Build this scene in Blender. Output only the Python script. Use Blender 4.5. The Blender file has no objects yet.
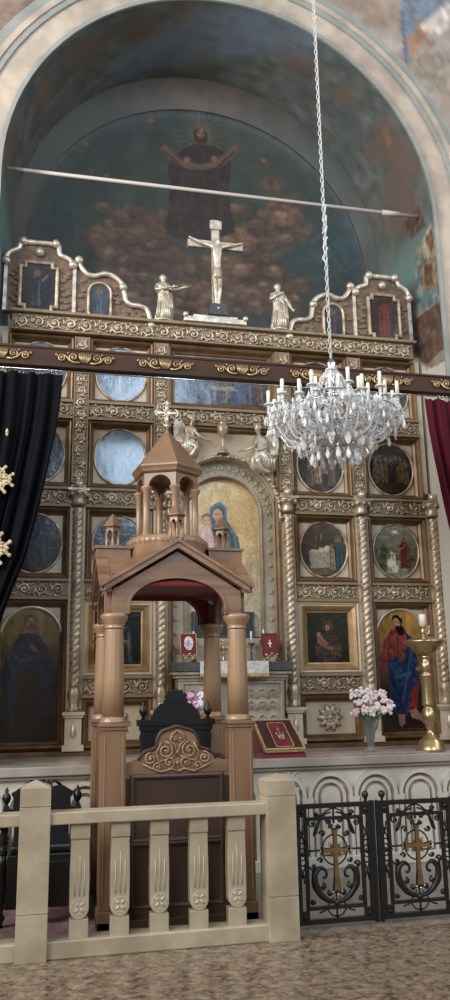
import bpy, math, random
import numpy as np
from mathutils import Vector, Matrix
random.seed(7)
PI = math.pi
col = bpy.context.scene.collection
EYE = Vector((0, 0, 1.6)); FPX = 820.0; YAW, PITCH, ROLL = .224271, .229353, -.016546

def ray(px, py):
    x = (px-225)/FPX; y = (500-py)/FPX
    c, s = math.cos(ROLL), math.sin(ROLL); x, y = c*x-s*y, s*x+c*y
    cp, sp = math.cos(PITCH), math.sin(PITCH); fw = cp-y*sp; up = sp+y*cp
    cy, sy = math.cos(YAW), math.sin(YAW)
    return Vector((x*cy+fw*sy, fw*cy-x*sy, up))

def at(px, py, Y):
    d = ray(px, py); return EYE+d*(Y/d.y)

# ---------------------------------------------------------------- materials
def srgb(c):
    return tuple(((v/12.92) if v <= .04045 else ((v+.055)/1.055)**2.4) for v in c)

def mat(name, c, rough=.5, metal=0., noise=None, bump=0., bscale=60, coat=0., spec=.5, attr=None, trans=0., sheen=0., streak=None):
    m = bpy.data.materials.new(name); m.use_nodes = True
    nt = m.node_tree; b = nt.nodes['Principled BSDF']
    c = srgb(c); b.inputs['Base Color'].default_value = (*c, 1)
    b.inputs['Roughness'].default_value = rough; b.inputs['Metallic'].default_value = metal
    b.inputs['Coat Weight'].default_value = coat; b.inputs['Coat Roughness'].default_value = .12
    b.inputs['Specular IOR Level'].default_value = spec
    b.inputs['Transmission Weight'].default_value = trans
    b.inputs['Sheen Weight'].default_value = sheen
    tc = nt.nodes.new('ShaderNodeTexCoord')
    if attr:
        a = nt.nodes.new('ShaderNodeAttribute'); a.attribute_name = attr
        nt.links.new(a.outputs['Color'], b.inputs['Base Color'])
    if noise:   # (scale, colour2, detail, lo, hi [, stretch])
        sc, c2, det, lo, hi = noise[:5]; st = noise[5] if len(noise) > 5 else (1, 1, 1)
        mp = nt.nodes.new('ShaderNodeMapping'); mp.inputs['Scale'].default_value = st
        nt.links.new(tc.outputs['Object'], mp.inputs['Vector'])
        n = nt.nodes.new('ShaderNodeTexNoise'); n.inputs['Scale'].default_value = sc; n.inputs['Detail'].default_value = det
        nt.links.new(mp.outputs['Vector'], n.inputs['Vector'])
        r = nt.nodes.new('ShaderNodeValToRGB'); r.color_ramp.elements[0].position = lo; r.color_ramp.elements[1].position = hi
        r.color_ramp.elements[0].color = (*c, 1); r.color_ramp.elements[1].color = (*srgb(c2), 1)
        nt.links.new(n.outputs['Fac'], r.inputs['Fac']); nt.links.new(r.outputs['Color'], b.inputs['Base Color'])
    if bump:
        n2 = nt.nodes.new('ShaderNodeTexNoise'); n2.inputs['Scale'].default_value = bscale; n2.inputs['Detail'].default_value = 4
        nt.links.new(tc.outputs['Object'], n2.inputs['Vector'])
        bp = nt.nodes.new('ShaderNodeBump'); bp.inputs['Strength'].default_value = bump; bp.inputs['Distance'].default_value = .01
        nt.links.new(n2.outputs['Fac'], bp.inputs['Height']); nt.links.new(bp.outputs['Normal'], b.inputs['Normal'])
    return m

M = {}
M['gold'] = mat('champagne_gilding', (.81, .745, .65), .40, .5, (12, (.56, .485, .40), 5, .35, .7), .12, 45)
M['silver'] = mat('silver_gilding', (.88, .85, .79), .38, .55, (14, (.68, .63, .55), 4, .35, .7), .1, 45)
M['darkgold'] = mat('aged_gold_moulding', (.47, .36, .24), .40, .35, (7, (.36, .27, .18), 4, .35, .7), .1, 40)
M['brightgold'] = mat('bright_gold_bevel', (.88, .74, .48), .36, .35, (7, (.76, .62, .38), 4, .35, .7), .06, 40)
M['cream'] = mat('cream_painted_wood', (.80, .745, .655), .5, 0, (5, (.73, .665, .57), 4, .3, .75), .08, 30)
M['pink'] = mat('faded_painted_board', (.47, .37, .30), .6, 0, (14, (.33, .29, .245), 5, .4, .6), .15, 40)
M['leafpink'] = mat('faded_rose_leaf_paint', (.56, .40, .33), .6, 0, (8, (.40, .36, .29), 4, .35, .65), .15, 60)
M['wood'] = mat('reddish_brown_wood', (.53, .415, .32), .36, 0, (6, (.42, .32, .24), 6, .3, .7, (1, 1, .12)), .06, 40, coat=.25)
M['woodlit'] = mat('lit_brown_wood', (.625, .51, .40), .36, 0, (6, (.52, .41, .31), 6, .3, .7, (1, 1, .12)), .06, 40, coat=.25)  # canopy wood lightened as if light struck it; also the paler inlay
M['wooddark'] = mat('dark_carved_wood', (.27, .19, .145), .45, 0, (5, (.20, .14, .11), 6, .3, .7, (.3, .3, .1)), .1, 40)
M['beam'] = mat('dark_brown_beam', (.29, .20, .15), .5, 0, (3, (.22, .15, .11), 5, .3, .7, (.2, 1, 1)), .1, 30, spec=.2)
M['ornament'] = mat('ornament_gold', (.76, .66, .50), .38, .6, (12, (.60, .50, .36), 4, .35, .7), .1, 40)
M['black'] = mat('black_lacquered_wood', (.055, .05, .05), .42, 0, None, .1, 30)
M['iron'] = mat('black_wrought_iron', (.17, .165, .16), .42, .5, None, .2, 60)
M['brass'] = mat('polished_brass', (.84, .76, .60), .30, .9, (6, (.68, .59, .43), 3, .3, .7), .03, 20)
M['crossgold'] = mat('bronze_gold_paint', (.52, .41, .26), .45, .4, (9, (.42, .32, .20), 3, .3, .7), .1, 40)
M['stone'] = mat('beige_limestone', (.69, .64, .55), .42, 0, (5, (.59, .54, .45), 7, .35, .65), .08, 25)
M['stonelight'] = mat('pale_carved_edge', (.76, .71, .62), .5, 0, (10, (.68, .62, .53), 4, .3, .7))
M['marble'] = mat('white_marble', (.81, .785, .735), .32, 0, (3, (.73, .70, .65), 7, .4, .7), .04, 20)
M['altarstone'] = mat('carved_altar_stone', (.68, .64, .57), .55, 0, (6, (.60, .55, .47), 6, .35, .65), .12, 35)
M['greymarble'] = mat('grey_marble_slab', (.52, .50, .48), .3, 0, (3, (.44, .42, .40), 6, .35, .7), .04, 20)
M['ledge'] = mat('pale_ledge_marble', (.68, .65, .61), .25, 0, (3, (.58, .55, .51), 6, .35, .7), .04, 20)
M['granite'] = mat('dark_grey_granite', (.26, .26, .27), .35, 0, (60, (.40, .40, .40), 2, .5, .7))
M['darkmarble'] = mat('dark_green_marble', (.17, .19, .17), .3, 0, (12, (.24, .26, .24), 4, .4, .7))
M['navy'] = mat('navy_velvet', (.030, .033, .060), .9, 0, None, .1, 50, spec=.15)
M['maroonc'] = mat('maroon_velvet_curtain', (.30, .06, .12), .85, 0, None, .1, 50, spec=.2)
M['maroon'] = mat('maroon_velvet', (.42, .04, .11), .75, 0, None, .15, 80, sheen=.3)
M['maroondk'] = mat('dark_maroon_velvet', (.24, .04, .07), .8, 0, None, .15, 80, sheen=.2)
M['goldcloth'] = mat('gold_fringe_thread', (.80, .70, .52), .6, .2, (60, (.66, .54, .36), 2, .4, .6), .4, 120)
M['whitecloth'] = mat('white_brocade', (.86, .85, .83), .7, 0, (26, (.76, .75, .72), 3, .45, .55), .1, 60)
M['embroid'] = mat('cream_gold_embroidery', (.80, .77, .66), .7, .1, (40, (.60, .50, .30), 3, .4, .6), .4, 90)
M['wax'] = mat('white_candle_wax', (.90, .89, .85), .45)
M['plaster'] = mat('painted_cream_plaster', (.75, .70, .64), .7, 0, (3, (.62, .57, .52), 7, .35, .65), .1, 12)
M['plasterw'] = mat('white_plaster', (.80, .78, .74), .7, 0, (2.2, (.73, .72, .69), 6, .35, .65), .1, 12)
M['bluegrey'] = mat('blue_grey_painted_moulding', (.60, .61, .59), .65, 0, (3, (.52, .54, .52), 6, .35, .65), .1, 12)
M['paint'] = mat('painted_icon_surface', (.5, .5, .5), .22, 0, attr='Col', coat=.3, bump=.6, bscale=6)
M['mural'] = mat('fresco_surface', (.5, .5, .5), .48, 0, attr='Col', bump=.15, bscale=6)
M['crystal'] = mat('cut_crystal', (.98, .98, .99), .05, 0, trans=.55, spec=.9)
M['crystalw'] = mat('milky_cut_crystal', (.93, .94, .95), .08, 0, trans=.25, spec=1., coat=.5)
M['chrome'] = mat('silvered_metal', (.80, .81, .83), .18, 1.)
M['glass'] = mat('clear_vase_glass', (.93, .97, .96), .03, 0, trans=.9)
M['petal'] = mat('pale_pink_petals', (.90, .76, .79), .6, 0, (20, (.95, .90, .90), 2, .35, .6), .1, 80)
M['petalw'] = mat('white_petals', (.93, .90, .90), .6)
M['magenta'] = mat('magenta_orchid_petals', (.85, .60, .80), .6, 0, (20, (.95, .86, .93), 2, .4, .6))
M['leaf'] = mat('green_stems', (.33, .46, .20), .5, 0, (20, (.22, .36, .14), 2, .35, .6))
M['rug'] = mat('faded_rose_rug', (.50, .38, .39), .9, 0, (14, (.38, .29, .31), 5, .4, .6, (1, .3, 1)), .5, 150)
M['runner'] = mat('pink_patterned_cloth', (.63, .48, .50), .85, 0, (34, (.74, .68, .68), 3, .45, .55), .3, 100)
M['framegold'] = mat('soft_gold_picture_frame', (.70, .59, .43), .38, .4, (8, (.58, .47, .32), 4, .35, .7), .08, 40)
M['woodgrain'] = mat('grained_brown_wood', (.55, .43, .335), .38, 0, (9, (.40, .30, .225), 6, .35, .68, (.12, 1, 1.6)), .06, 40, coat=.2)
M['friezeground'] = mat('shaded_frieze_ground', (.56, .49, .39), .55, 0, (6, (.47, .40, .31), 4, .3, .75), .1, 30)  # darker tan carries the shade in the crevices around the scrolls
M['nave'] = mat('nave_plaster', (.56, .53, .49), .8, 0, (1, (.50, .47, .43), 3, .3, .7))
M['cord'] = mat('pale_cord', (.80, .80, .80), .5)

def floor_mat():
    m = bpy.data.materials.new('speckled_brown_floor'); m.use_nodes = True; nt = m.node_tree; b = nt.nodes['Principled BSDF']
    tc = nt.nodes.new('ShaderNodeTexCoord')
    v = nt.nodes.new('ShaderNodeTexVoronoi'); v.inputs['Scale'].default_value = 40
    n = nt.nodes.new('ShaderNodeTexNoise'); n.inputs['Scale'].default_value = 14; n.inputs['Detail'].default_value = 6; n.inputs['Roughness'].default_value = .7
    nt.links.new(tc.outputs['Object'], n.inputs['Vector'])
    mx = nt.nodes.new('ShaderNodeMixRGB'); mx.inputs['Fac'].default_value = .05
    nt.links.new(tc.outputs['Object'], mx.inputs['Color1']); nt.links.new(n.outputs['Color'], mx.inputs['Color2']); nt.links.new(mx.outputs['Color'], v.inputs['Vector'])
    r1 = nt.nodes.new('ShaderNodeValToRGB'); e = r1.color_ramp.elements
    e[0].position = .40; e[0].color = (*srgb((.22, .175, .14)), 1); e[1].position = .60; e[1].color = (*srgb((.60, .53, .45)), 1)
    nt.links.new(n.outputs['Fac'], r1.inputs['Fac'])
    r2 = nt.nodes.new('ShaderNodeValToRGB'); e = r2.color_ramp.elements
    e[0].position = .1; e[0].color = (*srgb((.31, .255, .21)), 1); e[1].position = .9; e[1].color = (*srgb((.57, .50, .43)), 1)
    sx = nt.nodes.new('ShaderNodeSeparateColor'); nt.links.new(v.outputs['Color'], sx.inputs['Color']); nt.links.new(sx.outputs[0], r2.inputs['Fac'])
    m2 = nt.nodes.new('ShaderNodeMixRGB'); m2.inputs['Fac'].default_value = .5
    nt.links.new(r1.outputs['Color'], m2.inputs['Color1']); nt.links.new(r2.outputs['Color'], m2.inputs['Color2']); nt.links.new(m2.outputs['Color'], b.inputs['Base Color'])
    b.inputs['Roughness'].default_value = .18
    return m
M['floor'] = floor_mat()

# ---------------------------------------------------------------- mesh builder
class MB:
    def __init__(s): s.v = []; s.f = []; s.sm = []
    def add(s, vs, fs, smooth=False, mtx=None):
        k = len(s.v)
        if mtx is not None: vs = [mtx @ Vector(p) for p in vs]
        s.v += [tuple(p) for p in vs]; s.f += [tuple(k+i for i in f) for f in fs]; s.sm += [smooth]*len(fs); return s
    def box(s, x0, x1, y0, y1, z0, z1, mtx=None):
        vs = [(x, y, z) for z in (z0, z1) for y in (y0, y1) for x in (x0, x1)]
        return s.add(vs, [(0, 2, 3, 1), (4, 5, 7, 6), (0, 1, 5, 4), (2, 6, 7, 3), (0, 4, 6, 2), (1, 3, 7, 5)], False, mtx)
    def taper(s, cx, cy, z0, z1, a0, b0, a1, b1):
        vs = [(cx+sx*a, cy+sy*b, z) for z, a, b in ((z0, a0, b0), (z1, a1, b1)) for sy in (-1, 1) for sx in (-1, 1)]
        return s.add(vs, [(0, 2, 3, 1), (4, 5, 7, 6), (0, 1, 5, 4), (2, 6, 7, 3), (0, 4, 6, 2), (1, 3, 7, 5)])
    def lathe(s, prof, n=20, c=(0, 0, 0), mtx=None, smooth=True, flute=0, nf=0, rot=0, sx=1, sy=1):
        vs = []; fs = []
        for r, z in prof:
            for i in range(n):
                a = 2*PI*i/n+rot; rr = r*(1+flute*math.cos(nf*a)) if flute else r
                vs.append((c[0]+rr*math.cos(a)*sx, c[1]+rr*math.sin(a)*sy, c[2]+z))
        m = len(prof)
        for j in range(m-1):
            for i in range(n):
                i2 = (i+1) % n; fs.append((j*n+i, j*n+i2, (j+1)*n+i2, (j+1)*n+i))
        s.add(vs, fs, smooth, mtx); k = len(s.v)-len(vs)
        s.f.append(tuple(k+i for i in reversed(range(n)))); s.sm.append(False)
        s.f.append(tuple(k+(m-1)*n+i for i in range(n))); s.sm.append(False)
        return s
    def loft(s, secs, n=24, fold=0, nf=7, ph=0):      # secs: (x, y, z, rx, ry)
        vs = []; fs = []
        for j, (x, y, z, rx, ry) in enumerate(secs):
            for i in range(n):
                a = 2*PI*i/n; q = 1+fold*math.cos(nf*a+ph+j*.35)
                vs.append((x+rx*q*math.cos(a), y+ry*q*math.sin(a), z))
        m = len(secs)
        for j in range(m-1):
            for i in range(n):
                i2 = (i+1) % n; fs.append((j*n+i, j*n+i2, (j+1)*n+i2, (j+1)*n+i))
        fs.append(tuple(reversed(range(n)))); fs.append(tuple((m-1)*n+i for i in range(n)))
        return s.add(vs, fs, True)
    def tube(s, pts, r, n=6, smooth=True, sy=1.0, closed=False):
        pts = [Vector(p) for p in pts]; m = len(pts); vs = []; fs = []
        rs = r if isinstance(r, (list, tuple)) else [r]*m
        ref = Vector((0, 1, 0))
        for k, p in enumerate(pts):
            if closed: t = pts[(k+1) % m]-pts[k-1]
            else: t = pts[min(k+1, m-1)]-pts[max(k-1, 0)]
            if t.length < 1e-9: t = Vector((0, 0, 1))
            t.normalize(); rf = ref if abs(t.dot(ref)) < .95 else Vector((1, 0, 0))
            a = t.cross(rf).normalized(); b = a.cross(t).normalized()
            for i in range(n):
                w = 2*PI*i/n; vs.append(p+a*(rs[k]*math.cos(w))+b*(rs[k]*sy*math.sin(w)))
        for j in range(m if closed else m-1):
            j2 = (j+1) % m
            for i in range(n):
                i2 = (i+1) % n; fs.append((j*n+i, j*n+i2, j2*n+i2, j2*n+i))
        if not closed: fs.append(tuple(reversed(range(n)))); fs.append(tuple((m-1)*n+i for i in range(n)))
        return s.add(vs, fs, smooth)
    def prism(s, poly, y0, y1):                        # outline in x,z
        n = len(poly); vs = [(x, y0, z) for x, z in poly]+[(x, y1, z) for x, z in poly]
        return s.add(vs, [tuple(range(n)), tuple(n+i for i in reversed(range(n)))]+[(i, n+i, n+(i+1) % n, (i+1) % n) for i in range(n)])
    def prismz(s, poly, z0, z1):                       # outline in x,y
        n = len(poly); vs = [(x, y, z0) for x, y in poly]+[(x, y, z1) for x, y in poly]
        return s.add(vs, [tuple(reversed(range(n))), tuple(n+i for i in range(n))]+[(i, (i+1) % n, n+(i+1) % n, n+i) for i in range(n)])
    def strip(s, A, B, y0, y1):                        # solid plate between two x,z polylines of equal length
        n = len(A)
        for i in range(n-1):
            q = [A[i], A[i+1], B[i+1], B[i]]
            k = [(x, y0, z) for x, z in q]+[(x, y1, z) for x, z in q]
            s.add(k, [(0, 1, 2, 3), (7, 6, 5, 4), (0, 4, 5, 1), (2, 6, 7, 3)]+([(0, 3, 7, 4)] if i == 0 else [])+([(1, 5, 6, 2)] if i == n-2 else []))
        return s
    def sweep(s, path, prof, closed=True, smooth=False):  # path in x,z ; prof (offset outward, y)
        n = len(path); P = [Vector(p) for p in path]; vs = []; m = len(prof)
        area = sum(P[i].x*P[(i+1) % n].y-P[(i+1) % n].x*P[i].y for i in range(n)); sg = 1 if area > 0 else -1
        for k in range(n):
            if closed or 0 < k < n-1:
                d1 = (P[k]-P[k-1]).normalized(); d2 = (P[(k+1) % n]-P[k]).normalized()
            elif k == 0: d1 = d2 = (P[1]-P[0]).normalized()
            else: d1 = d2 = (P[-1]-P[-2]).normalized()
            n1 = Vector((d1.y, -d1.x)); n2 = Vector((d2.y, -d2.x)); nn = n1+n2
            nn = nn/max(nn.length_squared/2, .2) if nn.length > 1e-6 else n1
            for o, y in prof: vs.append((P[k].x+nn.x*o*sg, y, P[k].y+nn.y*o*sg))
        fs = []
        for k in range(n if closed else n-1):
            k2 = (k+1) % n
            for j in range(m-1): fs.append((k*m+j, k*m+j+1, k2*m+j+1, k2*m+j))
        if not closed: fs.append(tuple(range(m))); fs.append(tuple((n-1)*m+j for j in reversed(range(m))))
        return s.add(vs, fs, smooth)
    def ball(s, c, r, n=12, sx=1, sy=1, sz=1, smooth=True):
        prof = [(max(r*math.sin(PI*j/n), r*.02), -r*math.cos(PI*j/n)*sz) for j in range(n+1)]
        return s.lathe(prof, n+2, c, smooth=smooth, sx=sx, sy=sy)
    def mesh(s, name):
        me = bpy.data.meshes.new(name); me.from_pydata([tuple(p) for p in s.v], [], s.f); me.validate(); 
        if len(me.polygons) == len(s.sm): me.polygons.foreach_set('use_smooth', s.sm)
        me.update(); return me
    def build(s, name, m, parent=None, bevel=0, fixn=True):
        me = s.mesh(name)
        if fixn:
            import bmesh
            b = bmesh.new(); b.from_mesh(me); bmesh.ops.recalc_face_normals(b, faces=b.faces); b.to_mesh(me); b.free()
        return link(name, me, m, parent, bevel)

def link(name, me, m, parent=None, bevel=0):
    o = bpy.data.objects.new(name, me); col.objects.link(o)
    if m and not me.materials: me.materials.append(M[m] if isinstance(m, str) else m)
    if parent: o.parent = parent
    if bevel:
        b = o.modifiers.new('bevel', 'BEVEL'); b.width = bevel; b.segments = 2; b.limit_method = 'ANGLE'; b.angle_limit = math.radians(40)
    return o

def tag(o, label=None, cat=None, group=None, kind=None):
    if label: o['label'] = label
    if cat: o['category'] = cat
    if group: o['group'] = group
    if kind: o['kind'] = kind
    return o

def empty(name, loc=(0, 0, 0), label=None, cat=None, group=None, rz=0):
    o = bpy.data.objects.new(name, None); col.objects.link(o); o.location = loc; o.rotation_euler = (0, 0, rz); o.empty_display_size = .1
    return tag(o, label, cat, group)

def kids(o): return [c for c in col.objects if c.parent == o]
def copy_tree(o, parent=None, loc=None, label=None):
    c = o.copy(); col.objects.link(c); c.parent = parent
    if loc is not None: c.location = loc
    if label: c['label'] = label
    for ch in kids(o): copy_tree(ch, c)
    return c
def clone(o, parent, loc=None, rz=None, sc=None):
    c = o.copy(); col.objects.link(c); c.parent = parent
    if loc is not None: c.location = loc
    if rz is not None: c.rotation_euler = (0, 0, rz)
    if sc is not None: c.scale = sc
    return c

def struct(o): o['kind'] = 'structure'; return o

def skin(name, nodes, edges, m, parent=None, sub=2, root=0, loc=(0, 0, 0)):
    me = bpy.data.meshes.new(name); me.from_pydata([n[:3] for n in nodes], edges, []); me.update()
    o = bpy.data.objects.new(name, me); col.objects.link(o); me.materials.append(M[m])
    o.modifiers.new('skin', 'SKIN')
    if not me.skin_vertices: 
        bpy.context.view_layer.objects.active = o
    sv = me.skin_vertices[0].data
    for i, n in enumerate(nodes):
        r = n[3]; sv[i].radius = (r, n[4] if len(n) > 4 else r); sv[i].use_root = (i == root)
    s = o.modifiers.new('sub', 'SUBSURF'); s.levels = sub; s.render_levels = sub
    o.modifiers['skin'].use_smooth_shade = True
    if parent: o.parent = parent
    o.location = loc
    return o

# ---------------------------------------------------------------- painting
def vnoise(x, y, seed=0):
    xi = np.floor(x).astype(np.int64); yi = np.floor(y).astype(np.int64); fx = x-xi; fy = y-yi
    fx = fx*fx*(3-2*fx); fy = fy*fy*(3-2*fy)
    def h(a, b):
        n = (a*374761393+b*668265263+seed*982451653) & 0xffffffff
        n = ((n ^ (n >> 13))*1274126177) & 0xffffffff
        return ((n ^ (n >> 16)) & 0xffff)/65535.
    return (h(xi, yi)*(1-fx)+h(xi+1, yi)*fx)*(1-fy)+(h(xi, yi+1)*(1-fx)+h(xi+1, yi+1)*fx)*fy
def fbm(x, y, seed=0, o=4):
    t = 0; a = .5; s = 0
    for k in range(o): t = t+a*vnoise(x*2**k, y*2**k, seed+k*17); s += a; a *= .5
    return t/s

class Canvas:
    def __init__(s, u, v, base, jit=.03, seed=1):
        s.u0 = u; s.v0 = v; s.n = fbm(u*6+11, v*6+7, seed); s.n2 = fbm(u*13+3, v*13+5, seed+5)
        s.u = u+(fbm(u*8, v*8, seed+9)-.5)*jit*2; s.v = v+(fbm(u*8+50, v*8, seed+13)-.5)*jit*2
        s.c = np.zeros((len(u), 3))+np.array(base)
        s.c *= (.72+.56*s.n)[:, None]
    def mix(s, w, col): w = np.clip(w, 0, 1)[:, None]; s.c = s.c*(1-w)+np.array(col)*w
    def grad(s, c0, c1): t = np.clip((s.v+1)/2, 0, 1)[:, None]; s.c = (np.array(c0)*(1-t)+np.array(c1)*t)*(.75+.5*s.n)[:, None]
    def ell(s, cx, cy, rx, ry, c, soft=.15, rot=0, a=1., fold=0):
        x = s.u-cx; y = s.v-cy; co, si = math.cos(rot), math.sin(rot); X = (x*co+y*si)/rx; Y = (-x*si+y*co)/ry
        d = np.sqrt(X*X+Y*Y); w = np.clip((1-d)/soft, 0, 1)*a
        s._put(w, c, fold)
    def _put(s, w, c, fold):
        w = w[:, None]; cc = np.array(c)[None, :]*(1+fold*(s.n2-.5)*2)[:, None] if fold else np.array(c)[None, :]
        s.c = s.c*(1-w)+cc*w
    def poly(s, pts, c, a=1., fold=0):
        ins = np.zeros(len(s.u), bool); n = len(pts)
        for i in range(n):
            x0, y0 = pts[i]; x1, y1 = pts[(i+1) % n]
            if y0 == y1: continue
            k = ((y0 > s.v) != (y1 > s.v)) & (s.u < (x1-x0)*(s.v-y0)/(y1-y0)+x0); ins ^= k
        s._put(ins*a, c, fold)
    def stroke(s, pts, w, c, a=1.):
        d = np.full(len(s.u), 9.)
        for (x0, y0), (x1, y1) in zip(pts[:-1], pts[1:]):
            dx, dy = x1-x0, y1-y0; L = dx*dx+dy*dy+1e-9; t = np.clip(((s.u-x0)*dx+(s.v-y0)*dy)/L, 0, 1)
            d = np.minimum(d, np.hypot(s.u-x0-t*dx, s.v-y0-t*dy))
        s._put(np.clip((w-d)/(w*.5), 0, 1)*a, c, 0)
    def ring(s, cx, cy, r, w, c, a=1., asp=1.):
        d = np.abs(np.hypot((s.u-cx), (s.v-cy)*asp)-r); s._put(np.clip((w-d)/(w*.5), 0, 1)*a, c, 0)

SKIN = (.55, .38, .28)
def figure(cv, x, y, h, robe, mantle=None, w=.3, skin_c=SKIN, hair=(.12, .08, .06), halo=None, asp=1.):
    """small painted standing figure; y = feet, h = height"""
    hw = h*w*.5
    if halo: cv.ell(x, y+h*.9, h*.14*asp, h*.14, halo, .3)
    cv.poly([(x-hw, y), (x-hw*.75, y+h*.5), (x-hw*.8, y+h*.76), (x-hw*.25, y+h*.84), (x+hw*.25, y+h*.84), (x+hw*.8, y+h*.76), (x+hw*.75, y+h*.5), (x+hw, y)], robe, fold=.5)
    if mantle: cv.poly([(x-hw*.9, y+h*.1), (x-hw*.95, y+h*.6), (x+hw*.1, y+h*.82), (x+hw*.8, y+h*.76), (x+hw*.3, y+h*.4), (x+hw*.5, y+h*.05)], mantle, fold=.5)
    cv.stroke([(x-hw*.45, y+h*.7), (x-hw*.5, y+h*.08)], hw*.16, tuple(q*.45 for q in robe), .7); cv.stroke([(x+hw*.1, y+h*.7), (x+hw*.15, y+h*.05)], hw*.12, tuple(q*.5 for q in robe), .6); cv.stroke([(x+hw*.5, y+h*.68), (x+hw*.6, y+h*.1)], hw*.12, tuple(min(1, q*1.5+.04) for q in robe), .6)
    cv.ell(x, y+h*.915, h*.065*asp, h*.085, hair, .3)
    cv.ell(x, y+h*.90, h*.05*asp, h*.07, skin_c, .3)

def set_col(me, rgb):
    rgb = np.clip(rgb, .004, 1); lin = np.where(rgb <= .04045, rgb/12.92, ((rgb+.055)/1.055)**2.4)
    a = me.color_attributes.new('Col', 'FLOAT_COLOR', 'POINT'); buf = np.ones((len(me.vertices), 4), np.float32); buf[:, :3] = lin
    a.data.foreach_set('color', buf.ravel())

def grid_obj(name, pos, nu, nv, rgb, m, parent=None, wrap=False, thick=0):
    faces = []
    for j in range(nv-1):
        for i in range(nu-(0 if wrap else 1)):
            i2 = (i+1) % nu; faces.append((j*nu+i, j*nu+i2, (j+1)*nu+i2, (j+1)*nu+i))
    me = bpy.data.meshes.new(name); me.from_pydata([tuple(p) for p in pos], [], faces); me.polygons.foreach_set('use_smooth', [True]*len(faces)); me.update()
    set_col(me, rgb); return link(name, me, m, parent)

def painting(name, shape, hw, hh, fn, parent, base=(.15, .14, .13), res=64, jit=.03, seed=1, m='paint', arch=0., thick=.012):
    """flat painted panel, local x,z centred on 0, its face at y=0; shape: ellipse, rect, arch. One solid with a rim and back."""
    if shape == 'ellipse':
        nr = res//2; na = res*3; rr = np.linspace(0.0, 1, nr)[:, None]; aa = np.linspace(0, 2*PI, na, endpoint=False)[None, :]
        U = (rr*np.cos(aa)).ravel(); V = (rr*np.sin(aa)).ravel(); nu, nv, wrap = na, nr, True
    elif shape == 'cross':   # rectangle with notched corners
        nu = res; nv = int(res*hh/hw); U, V = np.meshgrid(np.linspace(-1, 1, nu), np.linspace(-1, 1, nv)); U = U.ravel(); V = V.ravel(); wrap = False
        U = np.where(np.abs(V) > .8, U*.72, U)
    else:
        nu = res; nv = max(8, int(res*hh/hw)); U, V = np.meshgrid(np.linspace(-1, 1, nu), np.linspace(-1, 1, nv)); U = U.ravel(); V = V.ravel(); wrap = False
        if shape == 'arch':   # semicircular top of height arch (in units of v)
            top = 1-arch+arch*np.sqrt(np.clip(1-U*U, 0, 1)); V = (V+1)/2*(top+1)-1
        if shape == 'pill':
            b = 1-arch+arch*np.sqrt(np.clip(1-U*U, 0, 1)); V = V*b
    cv = Canvas(U, V, base, jit, seed); fn(cv)
    craq = fbm(U*20, V*20*hh/hw, seed+40, 3); rgb = cv.c*(.86+.28*craq)[:, None]
    pos = np.stack([U*hw, np.zeros_like(U), V*hh], 1)
    # rim and back
    if wrap: edge = [(nr-1)*na+i for i in range(na)]
    else: edge = [i for i in range(nu)]+[j*nu+nu-1 for j in range(1, nv)]+[(nv-1)*nu+i for i in range(nu-2, -1, -1)]+[j*nu for j in range(nv-2, 0, -1)]
    faces = []
    for j in range(nv-1):
        for i in range(nu-(0 if wrap else 1)):
            i2 = (i+1) % nu; faces.append((j*nu+i, j*nu+i2, (j+1)*nu+i2, (j+1)*nu+i))
    k = len(pos); back = pos[edge].copy(); back[:, 1] = thick
    for a in range(len(edge)):
        b = (a+1) % len(edge); faces.append((edge[b], edge[a], k+a, k+b))
    faces.append(tuple(k+a for a in range(len(edge))))
    pos = np.vstack([pos, back]); rgb = np.vstack([rgb, rgb[edge]*.5])
    me = bpy.data.meshes.new(name); me.from_pydata([tuple(p) for p in pos], [], faces); me.update(); set_col(me, rgb)
    return link(name, me, m, parent)

def ellp(rx, rz, n=48, cx=0, cz=0): return [(cx+rx*math.cos(2*PI*i/n), cz+rz*math.sin(2*PI*i/n)) for i in range(n)]
def rectp(hw, hh, cx=0, cz=0): return [(cx-hw, cz-hh), (cx+hw, cz-hh), (cx+hw, cz+hh), (cx-hw, cz+hh)]
def archp(hw, z0, zs, r=None, n=24, cx=0): # closed arch-topped outline
    r = r or hw
    return [(cx-hw, z0), (cx+hw, z0)]+[(cx+hw*math.cos(PI*i/n), zs+r*math.sin(PI*i/n)) for i in range(n+1)]
def arc(cx, cz, r, a0, a1, n=24, rz=None): return [(cx+r*math.cos(a0+(a1-a0)*i/n), cz+(rz or r)*math.sin(a0+(a1-a0)*i/n)) for i in range(n+1)]

def scroll_spiral(b, cx, cz, r, dirn=1, start=0., turns=1.4, y=0., w=.012, mirror=False, n=20):
    pts = []; rs = []
    for i in range(n+1):
        t = i/n; a = start+dirn*2*PI*turns*t; rr = r*(1-.82*t)
        pts.append((cx+rr*math.cos(a), y-.004-.012*t, cz+rr*math.sin(a))); rs.append(w*(1-.35*t))
    b.tube(pts, rs, 5)
    b.ball((cx, y-.014, cz), w*1.15, 6)

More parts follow.
